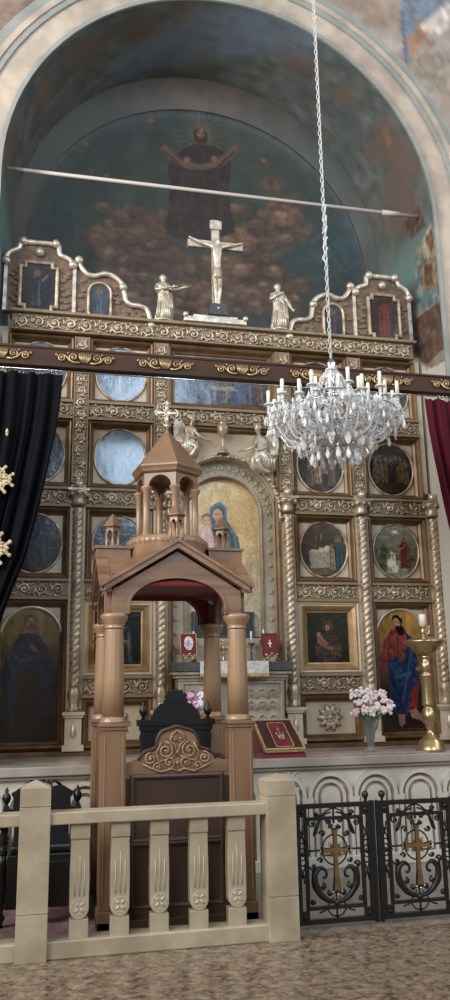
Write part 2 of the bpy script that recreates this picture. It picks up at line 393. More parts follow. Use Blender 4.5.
def rinceau(L, h, y=0., vert=False, seed=0, rnd=True):
    """running leaf scroll relief, centred, length L, height h"""
    b = MB(); n = max(1, round(L/(h*1.02))); p = L/n; w = h*.095
    tmp = MB()
    for i in range(n):
        cx = -L/2+p*(i+.5); s = 1 if i % 2 == 0 else -1
        scroll_spiral(tmp, cx, 0, h*.37, s, PI*.95 if s > 0 else PI*1.05, 1.5, y, w)
        tmp.tube([(cx-p*.5, y-.004, -s*h*.40), (cx-p*.42, y-.010, -s*h*.15), (cx-p*.37, y-.008, 0)], w*.9, 5)
        for k in range(5):       # acanthus lobes around the outside of the turn
            a = (PI*.25+k*PI*.38)*s+(0 if s > 0 else 0); rr = h*.44
            tmp.ball((cx+rr*math.cos(a), y-.010, rr*math.sin(a)), h*.085, 5, sx=1.3, sz=.9)
        for q in (-1, 1): tmp.ball((cx+p*.5, y-.006, q*h*.36), h*.07, 5, sx=.8)
    if vert: tmp.v = [(z, yy, x) for x, yy, z in tmp.v]
    return tmp
# ================================================================ the place
YI = 8.95                     # iconostasis plane
XC = 2.0375; PW = .9135; HB = .7415
CX = {0: XC-HB-2*PW, 1: XC-HB-PW, 2: XC-HB, 3: XC+HB, 4: XC+HB+PW, 5: XC+HB+2*PW}
ZA, ZB, ZC, ZD, ZE, ZG = 5.73, 4.726, 3.711, 2.695, 1.668, 1.008
BT = .98                      # bema top
AX, AZ, AR = 2.05, 7.37, 2.63 # arch
YF = 8.45                     # front face of arch wall

# ---------------------------------------------------------------- floor, bema, walls
struct(MB().box(-6, 9.5, -9, 5.90, -.2, 0).build('floor', 'floor'))
struct(MB().box(-6, 9.5, 5.90, 7.75, -.2, 0).build('floor', 'greymarble'))
struct(MB().box(-6, 9.5, 7.75, 8.45, -.2, 0).box(-.6, 4.7, 8.45, 10.6, -.2, 0).build('floor', 'greymarble'))
bf = MB().box(-6, 9.5, 7.79, 8.45, .005, .93).box(-.6, 4.7, 8.45, 9.9, .005, .93)
struct(bf.build('trim_1', 'marble'))
sl = MB(); sl.sweep([(-6, .93), (9.5, .93), (9.5, .98), (-6, .98)], [(0, 8.5), (0, 7.72), (.0, 7.72)]).box(-6, 9.5, 7.72, 8.45, .93, .98).box(-.59, 4.69, 8.45, 9.9, .93, .98)
sl = MB().box(-6, 9.5, 7.71, 8.45, .90, .98).box(-.59, 4.69, 8.45, 9.9, .93, .98).box(-6, 9.5, 7.74, 7.80, .87, .90)
struct(sl.build('trim_2', 'ledge', bevel=.008))
# blind arcade carved on the front of the bema
c330 = at(330, 800, 7.76).x; pit = (at(420, 800, 7.76).x-c330)/2
arcade = empty('blind_arcade', (0, 0, 0), 'white marble blind arcade of round arches along the front of the raised sanctuary', 'arcade')
def arch_relief():
    b = MB(); R = pit*.485
    b.strip(arc(0, 0, R, 0, PI, 20), arc(0, 0, R*.84, 0, PI, 20), -.035, .03)
    b.strip(arc(0, 0, R*.70, 0, PI, 20), arc(0, 0, R*.57, 0, PI, 20), -.02, .03)
    for s in (-1, 1):
        b.box(min(s*R, s*R*.84), max(s*R, s*R*.84), -.035, .03, -.52, 0)
        b.box(min(s*R*.70, s*R*.57), max(s*R*.70, s*R*.57), -.02, .03, -.52, 0)
        b.box(s*R*.95-.035, s*R*.95+.035, -.05, .03, -.05, -.0)
    b.strip(arc(0, .0, R*.42, 0, PI, 16), [(x, -.5) for x, z in arc(0, 0, R*.42, 0, PI, 16)], -.03, .03)
    return b
am = arch_relief().mesh('arch_moulding'); am.materials.append(M['marble'])
k = 0
for i in range(-9, 4):
    o = bpy.data.objects.new('arch_moulding', am); col.objects.link(o); o.parent = arcade; o.location = (c330+i*pit, 7.76, .62)
b = MB().box(-6, 9.5, 7.70, 7.79, .0, .10); b.build('base_moulding', 'marble', arcade, .006)
cp = MB(); x0 = at(292, 780, 7.76).x
for s in (-1, 1):
    for r_, z_ in ((.05, .80), (.035, .70)): scroll_spiral(cp, x0+s*.05, z_, r_, s, PI/2, 1.3, 7.76, .009)
cp.ball((x0, 7.755, .76), .03, 8, sz=1.5)
cp.build('carved_leaf_ornament', 'marble', arcade)

# arch wall: front face with round opening, then bands
WZ = 12.0
N = 40
inn = [(AX+AR, .0)]+arc(AX, AZ, AR, 0, PI, N)+[(AX-AR, .0)]
def offs(r): return [(AX+r, 0.)]+arc(AX, AZ, r, 0, PI, N, rz=r+.09)+[(AX-r, 0.)]
def arch_paint(name, r0, r1, y, m, d=.0):
    b = MB(); b.strip(offs(r1), offs(r0), y, YF+(.0 if name == 'trim_3' else .3)); return struct(b.build(name, m))
arch_paint('trim_3', AR, AR+.05, YF-.03, 'bluegrey')
arch_paint('trim_4', AR+.05, AR+.33, YF, 'plaster')
arch_paint('trim_5', AR+.33, AR+.40, YF-.03, 'bluegrey')
arch_paint('trim_6', AR+.40, AR+.47, YF-.05, 'plaster')
arch_paint('trim_7', AR+.47, AR+.60, YF-.02, 'bluegrey')
# painted outer wall (pendentive) as dense strip with fresco colours
def wall_outer():
    nr, na = 70, 150; R0 = AR+.60; pos = []; 
    for j in range(nr):
        for i in range(na):
            a = PI*i/(na-1); r = R0+(3.2)*j/(nr-1); pos.append((AX+r*math.cos(a), YF-.02, AZ+(r+.09)*math.sin(a)))
    P = np.array(pos); x, z = P[:, 0], P[:, 2]
    cv = Canvas(x, z, (.62, .58, .55), .02, 3)
    cv.mix(np.clip((fbm(x*1.6, z*1.6, 8)-.45)*3, 0, 1)*.6, (.70, .69, .68))
    cv.mix(np.clip((fbm(x*2.6+9, z*2.6, 21)-.52)*4, 0, 1)*.6, (.52, .44, .37))
    def q(px, py): p = at(px, py, YF-.02); return p.x, p.z
    # seated blue-robed figure at upper right, rocks below
    for pts, c in (([(400, -8), (450, -10), (450, 12), (425, 22), (410, 48), (403, 62), (402, 30)], (.42, .48, .55)),
                   ([(412, 60), (405, 40), (418, 22), (428, 16), (424, 40)], (.62, .47, .36)), ([(420, 25), (450, 2), (450, 30), (430, 34)], (.80, .76, .72)),
                   ([(395, 60), (450, 45), (450, 95), (420, 90)], (.56, .52, .48))):
        cv.poly([q(*p) for p in pts], c, .85, .35)
    cv.stroke([q(402, 12), q(404, 40), q(408, 62)], .03, (.34, .40, .49)); cv.stroke([q(418, 30), q(428, 44), q(440, 42)], .03, (.5, .36, .28), .6)
    for px, py, r in ((15, 12, .35), (38, 4, .25), (6, 35, .25)):
        X, Z = q(px, py); cv.ell(X, Z, r, r*.7, (.42, .33, .28), .5, a=.6, fold=.5)
    g = grid_obj('wall_back', P, na, nr, cv.c, 'mural'); struct(g)
wall_outer()
struct(MB().box(-6, AX-AR-.6, YF-.02, YF+.5, 0, AZ).box(AX+AR+.6, 9.5, YF-.02, YF+.5, 0, AZ).build('wall_back', 'plasterw'))
# reveal of the arch and painted vault behind: Y from YF to YB
YB = 9.9
def vault():
    ny, na = 90, 260; pos = []
    up = 60; zw = list(np.linspace(.9, 5.2, 12))+list(np.linspace(5.25, AZ-.02, 110)); wl = len(zw)
    A = []
    for i in range(wl): A.append(('w', 1, zw[i]))
    for i in range(na): A.append(('a', i/(na-1)*PI, 0))
    for i in range(wl): A.append(('w', -1, zw[-1-i]))
    for j in range(ny):
        t = j/(ny-1); y = YF+(YB-YF)*t; R = AR+.004-.10*t; cx = AX-.02*t; cz = AZ+.18*t
        for k, a, z in A:
            if k == 'w': pos.append((cx+a*R, y, z if z < cz else cz))
            else: pos.append((cx+R*math.cos(a), y, cz+(R+.09)*math.sin(a)))
    P = np.array(pos); x, y, z = P.T
    ang = np.arctan2(z-AZ, x-AX); s = np.where(z > AZ, ang*AR, np.where(x > AX, z-AZ, PI*AR-(z-AZ)))
    cv = Canvas(s, y*1.3, (.37, .39, .385), .05, 31)
    cv.mix(np.clip((fbm(s*1.2, y*1.2, 5)-.45)*3, 0, 1)*.5, (.43, .39, .355))
    cv.mix(np.clip((fbm(s*2.1+4, y*2.1, 15)-.55)*5, 0, 1)*.5, (.29, .345, .355))
    def hit(px, py):
        d = ray(px, py); best = None
        for k in range(400):
            Y = YF+(YB-YF)*k/399; p = EYE+d*(Y/d.y); r = math.hypot(p.x-AX, p.z-AZ) if p.z > AZ else abs(p.x-AX)
            if r >= AR-.10*k/399: return p
        return EYE+d*(YB/d.y)
    def blob(px, py, r, c, a=.8, sq=1.):
        p = hit(px, py); d = np.sqrt((x-p.x)**2+((y-p.y)/sq)**2+(z-p.z)**2)/r
        cv.mix(np.clip((1-d)/.5, 0, 1)*a*(.5+cv.n), c)
    for px, py, r in ((148, 40, .42), (95, 55, .3), (48, 95, .32), (290, 62, .36), (303, 70, .3), (340, 100, .25), (384, 140, .34), (372, 150, .3), (12, 150, .4), (400, 165, .45), (60, 140, .3), (395, 200, .5), (407, 215, .4), (80, 60, .25)):
        blob(px, py, r, (.42, .35, .31), .7)
    for px, py, r in ((150, 36, .12), (143, 44, .1), (290, 52, .1), (296, 58, .09), (383, 134, .12), (386, 142, .1), (49, 92, .12), (52, 100, .1)): blob(px, py, r, (.53, .42, .36), .85)
    for px, py, r in ((178, 60, .6), (230, 40, .7), (285, 30, .7), (140, 75, .5)): blob(px, py, r, (.44, .50, .57), .75)  # bluish haze of the crown, painted into the fresco colour
    # blue ground and standing bishop painted on the right reveal, blue on the left
    lower = (z < AZ+.35)
    right = lower & (x > AX); left = lower & (x < AX)
    bl = np.array((.40, .50, .50))
    edge = 5.95-.35*np.clip(1-np.abs(y-8.78)/.33, 0, 1)
    w = (right | left)*np.clip((z-edge)/.02, 0, 1)
    cv.mix(w*np.clip((AZ+.3-z)/.6, 0, 1), bl*(1))
    white = (z < edge) & (z < AZ)
    cv.mix(white*1., (.74, .72, .68))
    cv.mix((right | left)*(np.abs(z-edge) < .05)*.8, (.62, .68, .66))
    def onr(px, py):
        d = ray(px, py); k = (AX+AR-.02)/d.x; p = EYE+d*k; return p.y, p.z
    def rp(pts, c, fold=.4, a=.9):
        cv2 = Canvas.__new__(Canvas); cv2.u, cv2.v, cv2.c, cv2.n2 = y+(cv.n-.5)*.05, z+(cv.n2-.5)*.05, cv.c, cv.n2
        save = cv.c.copy(); cv2.poly([onr(*p) for p in pts], c, a, fold); cv.c = np.where(right[:, None] & (x[:, None] > AX+AR-.15), cv2.c, save)
    rp([(416, 250), (428, 228), (442, 250), (446, 360), (427, 370), (415, 350)], (.50, .47, .40))
    rp([(418, 262), (428, 240), (439, 262), (441, 300), (418, 312)], (.37, .45, .47))
    rp([(417, 318), (441, 300), (444, 345), (427, 366), (417, 352)], (.35, .26, .23))
    rp([(421, 262), (433, 256), (436, 285), (423, 292)], (.52, .42, .32)); rp([(424, 266), (431, 262), (432, 284), (425, 286)], (.36, .28, .22))
    rp([(422, 240), (429, 222), (436, 238), (434, 256), (424, 258)], (.62, .56, .48)); rp([(425, 240), (429, 228), (433, 240), (430, 254)], (.42, .32, .26))
    rp([(404, 215), (420, 205), (425, 225), (412, 240)], (.38, .29, .24))
    struct(grid_obj('ceiling', P, len(A), ny, cv.c, 'mural'))
vault()
# inner band ring face and back wall with painted lunette
R2 = 2.38; CX2, CZ2 = AX-.02, 7.36
def band():
    nr, na = 14, 240; pos = []
    for j in range(nr):
        t = j/(nr-1)
        for i in range(na):
            a = -.25+(PI+.5)*i/(na-1)
            ox, oz = CX2+(AR-.04)*math.cos(a), AZ+.18+(AR+.03)*math.sin(a); ix, iz = CX2+R2*math.cos(a), CZ2+R2*math.sin(a)
            pos.append((ox*(1-t)+ix*t, YB+.12*t, oz*(1-t)+iz*t))
    P = np.array(pos); x, y, z = P.T
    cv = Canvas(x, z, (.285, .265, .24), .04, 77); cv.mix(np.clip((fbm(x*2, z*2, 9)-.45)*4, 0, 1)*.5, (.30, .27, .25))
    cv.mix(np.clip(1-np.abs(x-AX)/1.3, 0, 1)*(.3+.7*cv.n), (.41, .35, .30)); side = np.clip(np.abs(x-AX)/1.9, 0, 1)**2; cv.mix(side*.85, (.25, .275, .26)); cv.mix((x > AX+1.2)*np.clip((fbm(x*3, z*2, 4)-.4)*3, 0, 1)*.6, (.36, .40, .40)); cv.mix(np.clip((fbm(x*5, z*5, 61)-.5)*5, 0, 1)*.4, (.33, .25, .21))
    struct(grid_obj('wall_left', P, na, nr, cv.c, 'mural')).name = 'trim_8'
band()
def lunette():
    nx, nz = 330, 300; hw = R2+.06; z0, z1 = 5.0, CZ2+R2+.05
    X, Z = np.meshgrid(np.linspace(CX2-hw, CX2+hw, nx), np.linspace(z0, z1, nz)); x = X.ravel(); z = Z.ravel()
    rr = np.clip(np.hypot((x-CX2), np.maximum(z-CZ2, 0))/R2, 0, 1.0)
    y = YB+.14+.14*np.sqrt(np.clip(1-rr**2, 0, 1))
    P = np.stack([x, y, z], 1)
    cv = Canvas(x, z, (.195, .225, .205), .025, 51)
    cv.mix(np.clip((fbm(x*1.1, z*1.1, 3)-.45)*3, 0, 1)*.5, (.25, .25, .21))
    cv.mix(np.clip((fbm(x*2.3+7, z*2.3, 13)-.5)*4, 0, 1)*.45, (.14, .18, .18))
    def q(px, py): p = at(px, py, YB+.26); return p.x, p.z
    k = at(300, 200, YB+.26).x-at(200, 200, YB+.26).x; k /= 100
    def e(px, py, rx, ry, c, soft=.6, a=.7, fold=.4, rot=0): X_, Z_ = q(px, py); cv.ell(X_, Z_, rx*k, ry*k, c, soft, rot, a, fold)
    e(330, 250, 55, 60, (.20, .29, .31), .8, .7); e(60, 220, 40, 50, (.17, .22, .21), .8, .6)
    br = (.35, .27, .215); rd = (.385, .28, .225); lt = (.47, .385, .31)
    for px, py, rx, ry in ((110, 240, 34, 22), (150, 255, 40, 26), (190, 275, 46, 30), (235, 245, 42, 34), (265, 240, 34, 26), (120, 275, 30, 22), (285, 205, 24, 20), (250, 290, 50, 30), (215, 300, 44, 22), (160, 225, 26, 22), (130, 215, 24, 14), (300, 230, 22, 18), (150, 300, 40, 20), (270, 185, 20, 12)):
        e(px, py, rx, ry, br, .7, .75, .5)
    for px, py, rx, ry in ((100, 232, 12, 10), (152, 222, 14, 12), (240, 232, 18, 14), (175, 258, 26, 12), (268, 250, 16, 10), (225, 262, 20, 10), (200, 290, 24, 8), (130, 250, 12, 9), (285, 240, 12, 9)):
        e(px, py, rx, ry, rd, .7, .75, .4); e(px-2, py-3, rx*.7, ry*.4, lt, .7, .55, .3)
    rng = random.Random(4)
    for _ in range(210):      # billowing cloud lumps: dark rim, brown body, pale upper edge
        px, py = rng.uniform(92, 300), rng.uniform(208, 318)
        if (px < 120 or px > 280) and rng.random() < .5: continue
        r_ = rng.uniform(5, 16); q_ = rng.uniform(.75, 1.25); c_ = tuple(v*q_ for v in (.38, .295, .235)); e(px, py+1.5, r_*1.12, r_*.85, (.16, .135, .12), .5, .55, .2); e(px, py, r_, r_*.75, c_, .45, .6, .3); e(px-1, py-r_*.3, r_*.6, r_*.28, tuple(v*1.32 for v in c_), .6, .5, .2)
    for _ in range(34): e(rng.uniform(30, 400), rng.uniform(100, 300), rng.uniform(5, 15), rng.uniform(4, 10), rng.choice([(.29, .27, .21), (.17, .19, .18), (.25, .22, .18), (.20, .26, .26)]), .8, .4, .4)
    for px, py in ((145, 118), (150, 128), (268, 138), (262, 133), (105, 180), (85, 150), (262, 165), (90, 175)):
        e(px, py, 9, 8, (.29, .23, .20), .7, .7); e(px+1, py-3, 3, 3, (.40, .31, .26), .5, .7)
    # haloed saint with rays, dark robe, pale curved scroll
    for i in range(22):
        a = 2*PI*i/22; L = 27 if i % 2 else 22; X0, Z0 = q(200, 136); cv.stroke([(X0, Z0), (X0+L*k*math.cos(a), Z0+L*k*math.sin(a))], .014, (.33, .31, .235), .6)
    e(200, 136, 13, 14, (.32, .295, .225), .4, .8)
    P_ = lambda L: [q(*p) for p in L]
    cv.poly(P_([(166, 232), (170, 190), (168, 165), (180, 152), (192, 146), (208, 146), (222, 152), (232, 165), (228, 195), (236, 232), (200, 245)]), (.175, .135, .125), .95, .5)
    cv.stroke(P_([(200, 150), (198, 190), (202, 230)]), .05, (.13, .115, .11), .5); cv.stroke(P_([(184, 165), (178, 200), (182, 232)]), .04, (.25, .19, .17), .5)
    cv.stroke(P_([(216, 165), (222, 200), (220, 232)]), .04, (.23, .19, .17), .5)
    e(200, 138, 8.2, 10, (.15, .105, .08), .3, 1); e(200, 136, 5.2, 7, (.45, .32, .24), .35, 1); e(200, 142, 4.2, 3.6, (.21, .14, .10), .4, .9)
    cv.stroke(P_([(197.6, 135), (198.8, 135)]), .012, (.12, .08, .07)); cv.stroke(P_([(201.4, 135), (202.6, 135)]), .012, (.12, .08, .07))
    cv.stroke(P_([(165, 150), (172, 158), (184, 165), (200, 168), (216, 165), (227, 158), (234, 150)]), .075, (.36, .29, .23), .9)
    cv.stroke(P_([(165, 153), (184, 169), (200, 172), (216, 169), (234, 153)]), .02, (.17, .13, .12), .8)
    e(186, 160, 5, 4, (.45, .32, .25), .5, .9); e(214, 160, 5, 4, (.45, .32, .25), .5, .9)
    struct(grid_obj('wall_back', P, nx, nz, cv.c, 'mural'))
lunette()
struct(MB().box(AX-2.8, AX+2.8, 10.62, 10.75, .0, 10.6).build('wall_back', 'plasterw'))

# nave behind the camera: shell with tall windows that give the daylight
NB = -9.0
struct(MB().box(-6.2, -6, -9, 8.9, 0, 13).build('wall_left', 'nave'))
struct(MB().box(9.5, 9.7, -9, 8.9, 0, 13).build('wall_right', 'nave'))
struct(MB().box(-6.2, 9.7, -9.2, -9, 0, 13).build('wall_front', 'nave'))
struct(MB().box(-6.2, 9.7, -9.2, 8.9, 13, 13.2).build('ceiling', 'nave'))
o = MB().box(-6, 9.5, YF+.02, YF+.4, AZ+3.0+.8, 13)
struct(o.build('wall_back', 'plasterw'))

# ---------------------------------------------------------------- tie rod
b = MB(); p0 = at(15, 169, 8.75); p1 = at(400, 217, 8.75); b.tube([(AX-AR+.04, 8.75, p0.z), (AX+AR-.06, 8.75, p0.z)], .022, 8)
b.tube([(AX+AR-.55, 8.75, p0.z), (AX+AR-.3, 8.75, p0.z)], .034, 8)
tag(b.build('tie_rod', mat('white_painted_steel', (.74, .71, .68), .5)), 'thin white iron tie rod spanning the painted apse arch', 'tie rod')
# ================================================================ iconostasis
ico = empty('iconostasis', (0, 0, 0), 'tall cream and gilded carved altar screen filling the painted arch', 'altar screen')
YR = YI+.09    # recessed panel plane
# backing boards around the central opening
b = MB().box(CX[0]-.05, CX[2]+.10, YI+.10, YI+.16, BT, ZA).box(CX[3]-.10, CX[5]+.06, YI+.10, YI+.16, BT, ZA).box(CX[2], CX[3], YI+.10, YI+.16, 4.45, ZA)
b.build('backing_board', 'cream', ico)
# plinth
for a_, b_ in ((0, 2), (3, 5)): MB().box(CX[a_]-.08, CX[b_]+.08, YI-.05, YI+.10, BT, BT+.05).build('plinth', 'darkgold', ico, .006)
CW = .085      # half width of pilaster
FH = .10       # half height of frieze
# shared meshes
def mesh_of(b, name, m):
    me = b.mesh(name); me.materials.append(M[m]); return me
def inst(name, me, parent, loc=(0, 0, 0)):
    o = bpy.data.objects.new(name, me); col.objects.link(o); o.parent = parent; o.location = loc; return o
cell_half = PW/2-CW; bay_half = HB-CW
band_board = mesh_of(MB().box(-cell_half, cell_half, -.01, .10, -FH, FH).box(-cell_half, cell_half, -.045, .0, FH-.018, FH+.012).box(-cell_half, cell_half, -.045, 0, -FH-.012, -FH+.014), 'frieze', 'friezeground')
band_scroll = mesh_of(rinceau(cell_half*2-.04, FH*1.62, -.012), 'scrollwork', 'gold')
bay_board = mesh_of(MB().box(-bay_half, bay_half, -.01, .10, -FH, FH).box(-bay_half, bay_half, -.045, 0, FH-.018, FH+.012).box(-bay_half, bay_half, -.045, 0, -FH-.012, -FH+.014), 'frieze', 'friezeground')
bay_scroll = mesh_of(rinceau(bay_half*2-.04, FH*1.62, -.012), 'scrollwork', 'gold')
def frieze(x, z, bay=False):
    f = inst('frieze', bay_board if bay else band_board, ico, (x, YI, z)); inst('scrollwork', bay_scroll if bay else band_scroll, f)
cells = [(0, 1), (1, 2), (3, 4), (4, 5)]
mid = lambda c: (CX[c[0]]+CX[c[1]])/2
for c in cells:
    for z in (ZB, ZC, ZD, ZE):
        if z == ZE and c in ((0, 1), (4, 5)): continue
        frieze(mid(c), z)
frieze(XC, ZB, True)
# top entablature: one long cream and gold frieze
L = 2*(CX[5]-.115-XC)
t = MB().box(XC-L/2, XC+L/2, YI-.07, YI+.12, ZA-.085, ZA+.10)
t.box(XC-L/2-.03, XC+L/2+.03, YI-.13, YI+.13, ZA+.10, ZA+.135).box(XC-L/2-.01, XC+L/2+.01, YI-.085, YI, ZA-.10, ZA-.08)
en = t.build('entablature', 'friezeground', ico, .006)
s_ = rinceau(L-.06, .175, 0); o = s_.build('scrollwork', 'gold', en); o.location = (XC, YI-.075, ZA)
# pilasters above ZC, twisted columns below
def pil_mesh(h):
    b = MB().box(-CW, CW, -.03, .10, -h/2, h/2); b.box(-CW, -CW+.012, -.042, -.0, -h/2, h/2).box(CW-.012, CW, -.042, -.0, -h/2, h/2); return b
ph = ZA-.12-(ZC+.16)
pm = mesh_of(pil_mesh(ph), 'pilaster', 'friezeground'); ps = mesh_of(rinceau(ph-.06, .135, -.032, True), 'scrollwork', 'gold')
def twist(h, r=.052, turns=9):
    b = MB(); n = 24; m = int(h*80); vs = []; fs = []
    for j in range(m+1):
        z = h*j/m; tw = 2*PI*turns*z/h/2
        for i in range(n):
            a = 2*PI*i/n; q = 1+.11*math.cos(3*a-tw*6)+.04*math.cos(6*a+tw*8)
            vs.append((r*q*math.cos(a), r*q*math.sin(a), z))
    for j in range(m):
        for i in range(n): i2 = (i+1) % n; fs.append((j*n+i, j*n+i2, (j+1)*n+i2, (j+1)*n+i))
    b.add(vs, fs, True); return b
ZCB = 1.42     # foot of twisted columns
th = ZC-.13-ZCB
tb = twist(th-.26); tb.v = [(x, y, z+.26) for x, y, z in tb.v]
tb.lathe([(.065, 0), (.065, .03), (.045, .05), (.05, .09), (.062, .14), (.064, .18), (.055, .22), (.042, .26)], 18, flute=.08, nf=6)
tm = mesh_of(tb, 'twisted_column', 'gold')
cb = MB().lathe([(.06, 0), (.08, .02), (.065, .05), (.07, .09), (.10, .125), (.115, .13), (.115, .16), (.09, .17)], 16, flute=.06, nf=8).box(-.115, .115, -.09, .10, .16, .185)
for a in range(5):
    th_ = PI+PI*a/4; cb.ball((.10*math.cos(th_), .10*math.sin(th_), .125), .026, 6)
cm = mesh_of(cb, 'capital', 'gold')
bm_ = mesh_of(MB().ball((0, 0, 0), .052, 12), 'gilded_ball', 'gold')
pd = MB().box(-.085, .085, -.06, .10, 0, ZCB-BT-.05).box(-.115, .115, -.10, .10, ZCB-BT-.085, ZCB-BT-.05).box(-.10, .10, -.085, .10, ZCB-BT-.11, ZCB-BT-.085).box(-.11, .11, -.09, .10, 0, .06)
pdm = mesh_of(pd, 'pedestal', 'cream')
dm = mesh_of(MB().lathe([(.004, .11), (.012, .07), (.024, .02), (.03, -.02), (.022, -.05), (.004, -.062)], 14), 'teardrop', 'silver')
for i in range(6):
    x = CX[i]
    if i not in (0, 5):
        p = inst('pilaster', pm, ico, (x, YI, (ZA-.12+ZC+.16)/2)); inst('scrollwork', ps, p)
    inst('twisted_column', tm, ico, (x, YI-.03, ZCB))
    c = inst('capital', cm, ico, (x, YI-.03, ZC-.10)); inst('gilded_ball', bm_, c, (0, -.04, .235))
    p = inst('pedestal', pdm, ico, (x, YI, BT+.05)); inst('teardrop', dm, p, (0, -.07, .19))
    # cream stile behind each column
stm = mesh_of(MB().box(-CW, CW, -.0, .10, BT, ZC+.2), 'stile', 'cream')
for s in (-1, 1): MB().box(min(XC+s*(HB+2*PW-.09), XC+s*(HB+2*PW-.02)), max(XC+s*(HB+2*PW-.09), XC+s*(HB+2*PW-.02)), YI, YI+.10, ZC+.1, ZA-.1).build('stile', 'cream', ico)
for i in range(6): inst('stile', stm, ico, (CX[i], YI, 0))
# panel frames
def frame_mesh(hw, hh, w=.045, name='panel_frame'):
    b = MB(); b.sweep(rectp(hw-w, hh-w), [(-.03, YR-YI), (-.028, .055), (-.005, .035), (0, .0), (.012, -.02), (w*.6, -.028), (w, -.01), (w, .09)])
    return b
def panel_mesh(hw, hh, rx, rz, cz=0, n=64):
    """cream board with an elliptical hole"""
    b = MB(); E_ = ellp(rx, rz, n, 0, cz); O = []
    for i in range(n):
        a = 2*PI*i/n; c, s = math.cos(a), math.sin(a); k = min(hw/abs(c) if abs(c) > 1e-6 else 9, (hh-cz*(1 if s > 0 else -1))/abs(s) if abs(s) > 1e-6 else 9); O.append((c*k, cz+s*k))
    b.strip(O+[O[0]], E_+[E_[0]], 0, .02); return b
chh = (1.015-2*FH)/2-.012
fm = mesh_of(frame_mesh(cell_half, chh), 'panel_frame', 'darkgold')
bevel_in = mesh_of(MB().sweep(rectp(cell_half-.037, chh-.037), [(-.012, .085), (-.008, .070), (.0, .070), (.030, -.018)]), 'inner_bevel', 'brightgold')
RX, RZ = .292, .330
mp_ = mesh_of(panel_mesh(cell_half-.04, chh-.03, RX-.01, RZ-.01), 'panel', 'cream')
med_ring = mesh_of(MB().sweep(ellp(RX, RZ, 56), [(-.012, .02), (-.010, -.012), (0, -.02), (.012, -.012), (.016, .01)], smooth=True), 'gold_rim', 'gold')

def cell(x, z):
    inst('panel_frame', fm, ico, (x, YI, z)); inst('inner_bevel', bevel_in, ico, (x, YI, z)); inst('panel', mp_, ico, (x, YR-.01, z))

GR = 'round icons set in the altar screen'
def medallion(c, z, fn, label, base=(.13, .13, .13), seed=1, res=56):
    x = mid(c); t = empty('round_icon', (x, YR-.02, z), label, 'icon', GR)
    cell(x, z)
    painting('painted_panel', 'ellipse', RX, RZ, fn, t, base, res, .04, seed)
    inst('gold_rim', med_ring, t)

# painted subjects
def blue_sheen_group(cv):  # bluish tones put the window's reflection into the paint
    cv.grad((.26, .30, .36), (.40, .44, .50))
    rng = random.Random(int(cv.n.sum()*10) % 97)
    for x in (-.5, -.15, .2, .5): figure(cv, x, -.75+rng.uniform(0, .1), 1.05, rng.choice([(.26, .29, .35), (.36, .34, .36), (.22, .25, .30)]), rng.choice([(.33, .37, .43), None]), .36, (.45, .38, .34))
    cv.ell(0, .6, .5, .25, (.5, .54, .6), .8, a=.5)
def dark_group(cv):
    cv.grad((.09, .085, .08), (.15, .13, .11)); rng = random.Random(int(cv.n.sum()*10) % 97)
    cv.poly([(-.9, -.9), (.9, -.9), (.9, -.45), (-.9, -.45)], (.20, .14, .10), fold=.4)
    for k in range(7):
        x = -.66+k*.22; h = rng.uniform(.8, 1.1)
        figure(cv, x, -.62+rng.uniform(0, .2), h, rng.choice([(.26, .15, .11), (.14, .155, .165), (.30, .24, .18), (.20, .12, .10)]), rng.choice([(.34, .28, .20), None]), .34, (.50, .36, .26))
    cv.ell(0, .35, .3, .25, (.30, .24, .16), .8, a=.6)
def crowd_pale(cv):
    cv.grad((.12, .10, .09), (.20, .17, .14)); rng = random.Random(5)
    for k in range(9): 
        x, y = rng.uniform(-.6, .6), rng.uniform(-.75, -.1); figure(cv, x, y, rng.uniform(.6, .85), rng.choice([(.40, .33, .27), (.30, .24, .22), (.22, .20, .20), (.46, .38, .32)]), None, .45, (.55, .42, .33))
    cv.ell(.1, .5, .3, .3, (.32, .27, .2), .7, a=.7)
def night_scene(cv):
    cv.grad((.09, .10, .12), (.14, .155, .18)); 
    figure(cv, -.3, -.75, 1.2, (.15, .15, .20), (.20, .14, .13), .4, (.36, .28, .22)); figure(cv, .25, -.7, 1.15, (.20, .19, .18), (.13, .16, .22), .4, (.36, .28, .22))
    cv.ell(.0, -.75, .7, .2, (.16, .13, .11), .6)
def table_scene(cv):
    cv.grad((.16, .13, .10), (.26, .235, .20)); cv.poly([(-.6, .25), (.5, .25), (.45, .7), (-.55, .72)], (.22, .19, .155), fold=.3)
    cv.poly([(-1, -.9), (1, -.9), (1, -.5), (-1, -.55)], (.34, .28, .21), fold=.3)
    cv.poly([(-.62, -.05), (.32, -.08), (.30, -.62), (-.56, -.68)], (.54, .51, .45), fold=.2); cv.poly([(-.62, -.05), (.32, -.08), (.28, .06), (-.36, .08)], (.66, .64, .58), fold=.1)
    figure(cv, -.32, -.0, .52, (.20, .14, .12), (.33, .24, .18), .5, halo=(.4, .33, .2)); figure(cv, .62, -.8, 1.3, (.15, .21, .25), (.19, .255, .30), .36, halo=(.42, .36, .22)); figure(cv, .36, -.75, 1.0, (.48, .43, .34), None, .3)
    cv.ell(.15, .08, .14, .08, (.75, .68, .58), .3); cv.stroke([(-.1, .4), (-.1, .55)], .03, (.55, .48, .35))
    figure(cv, .9, -.6, 1.0, (.22, .24, .20), None, .3)
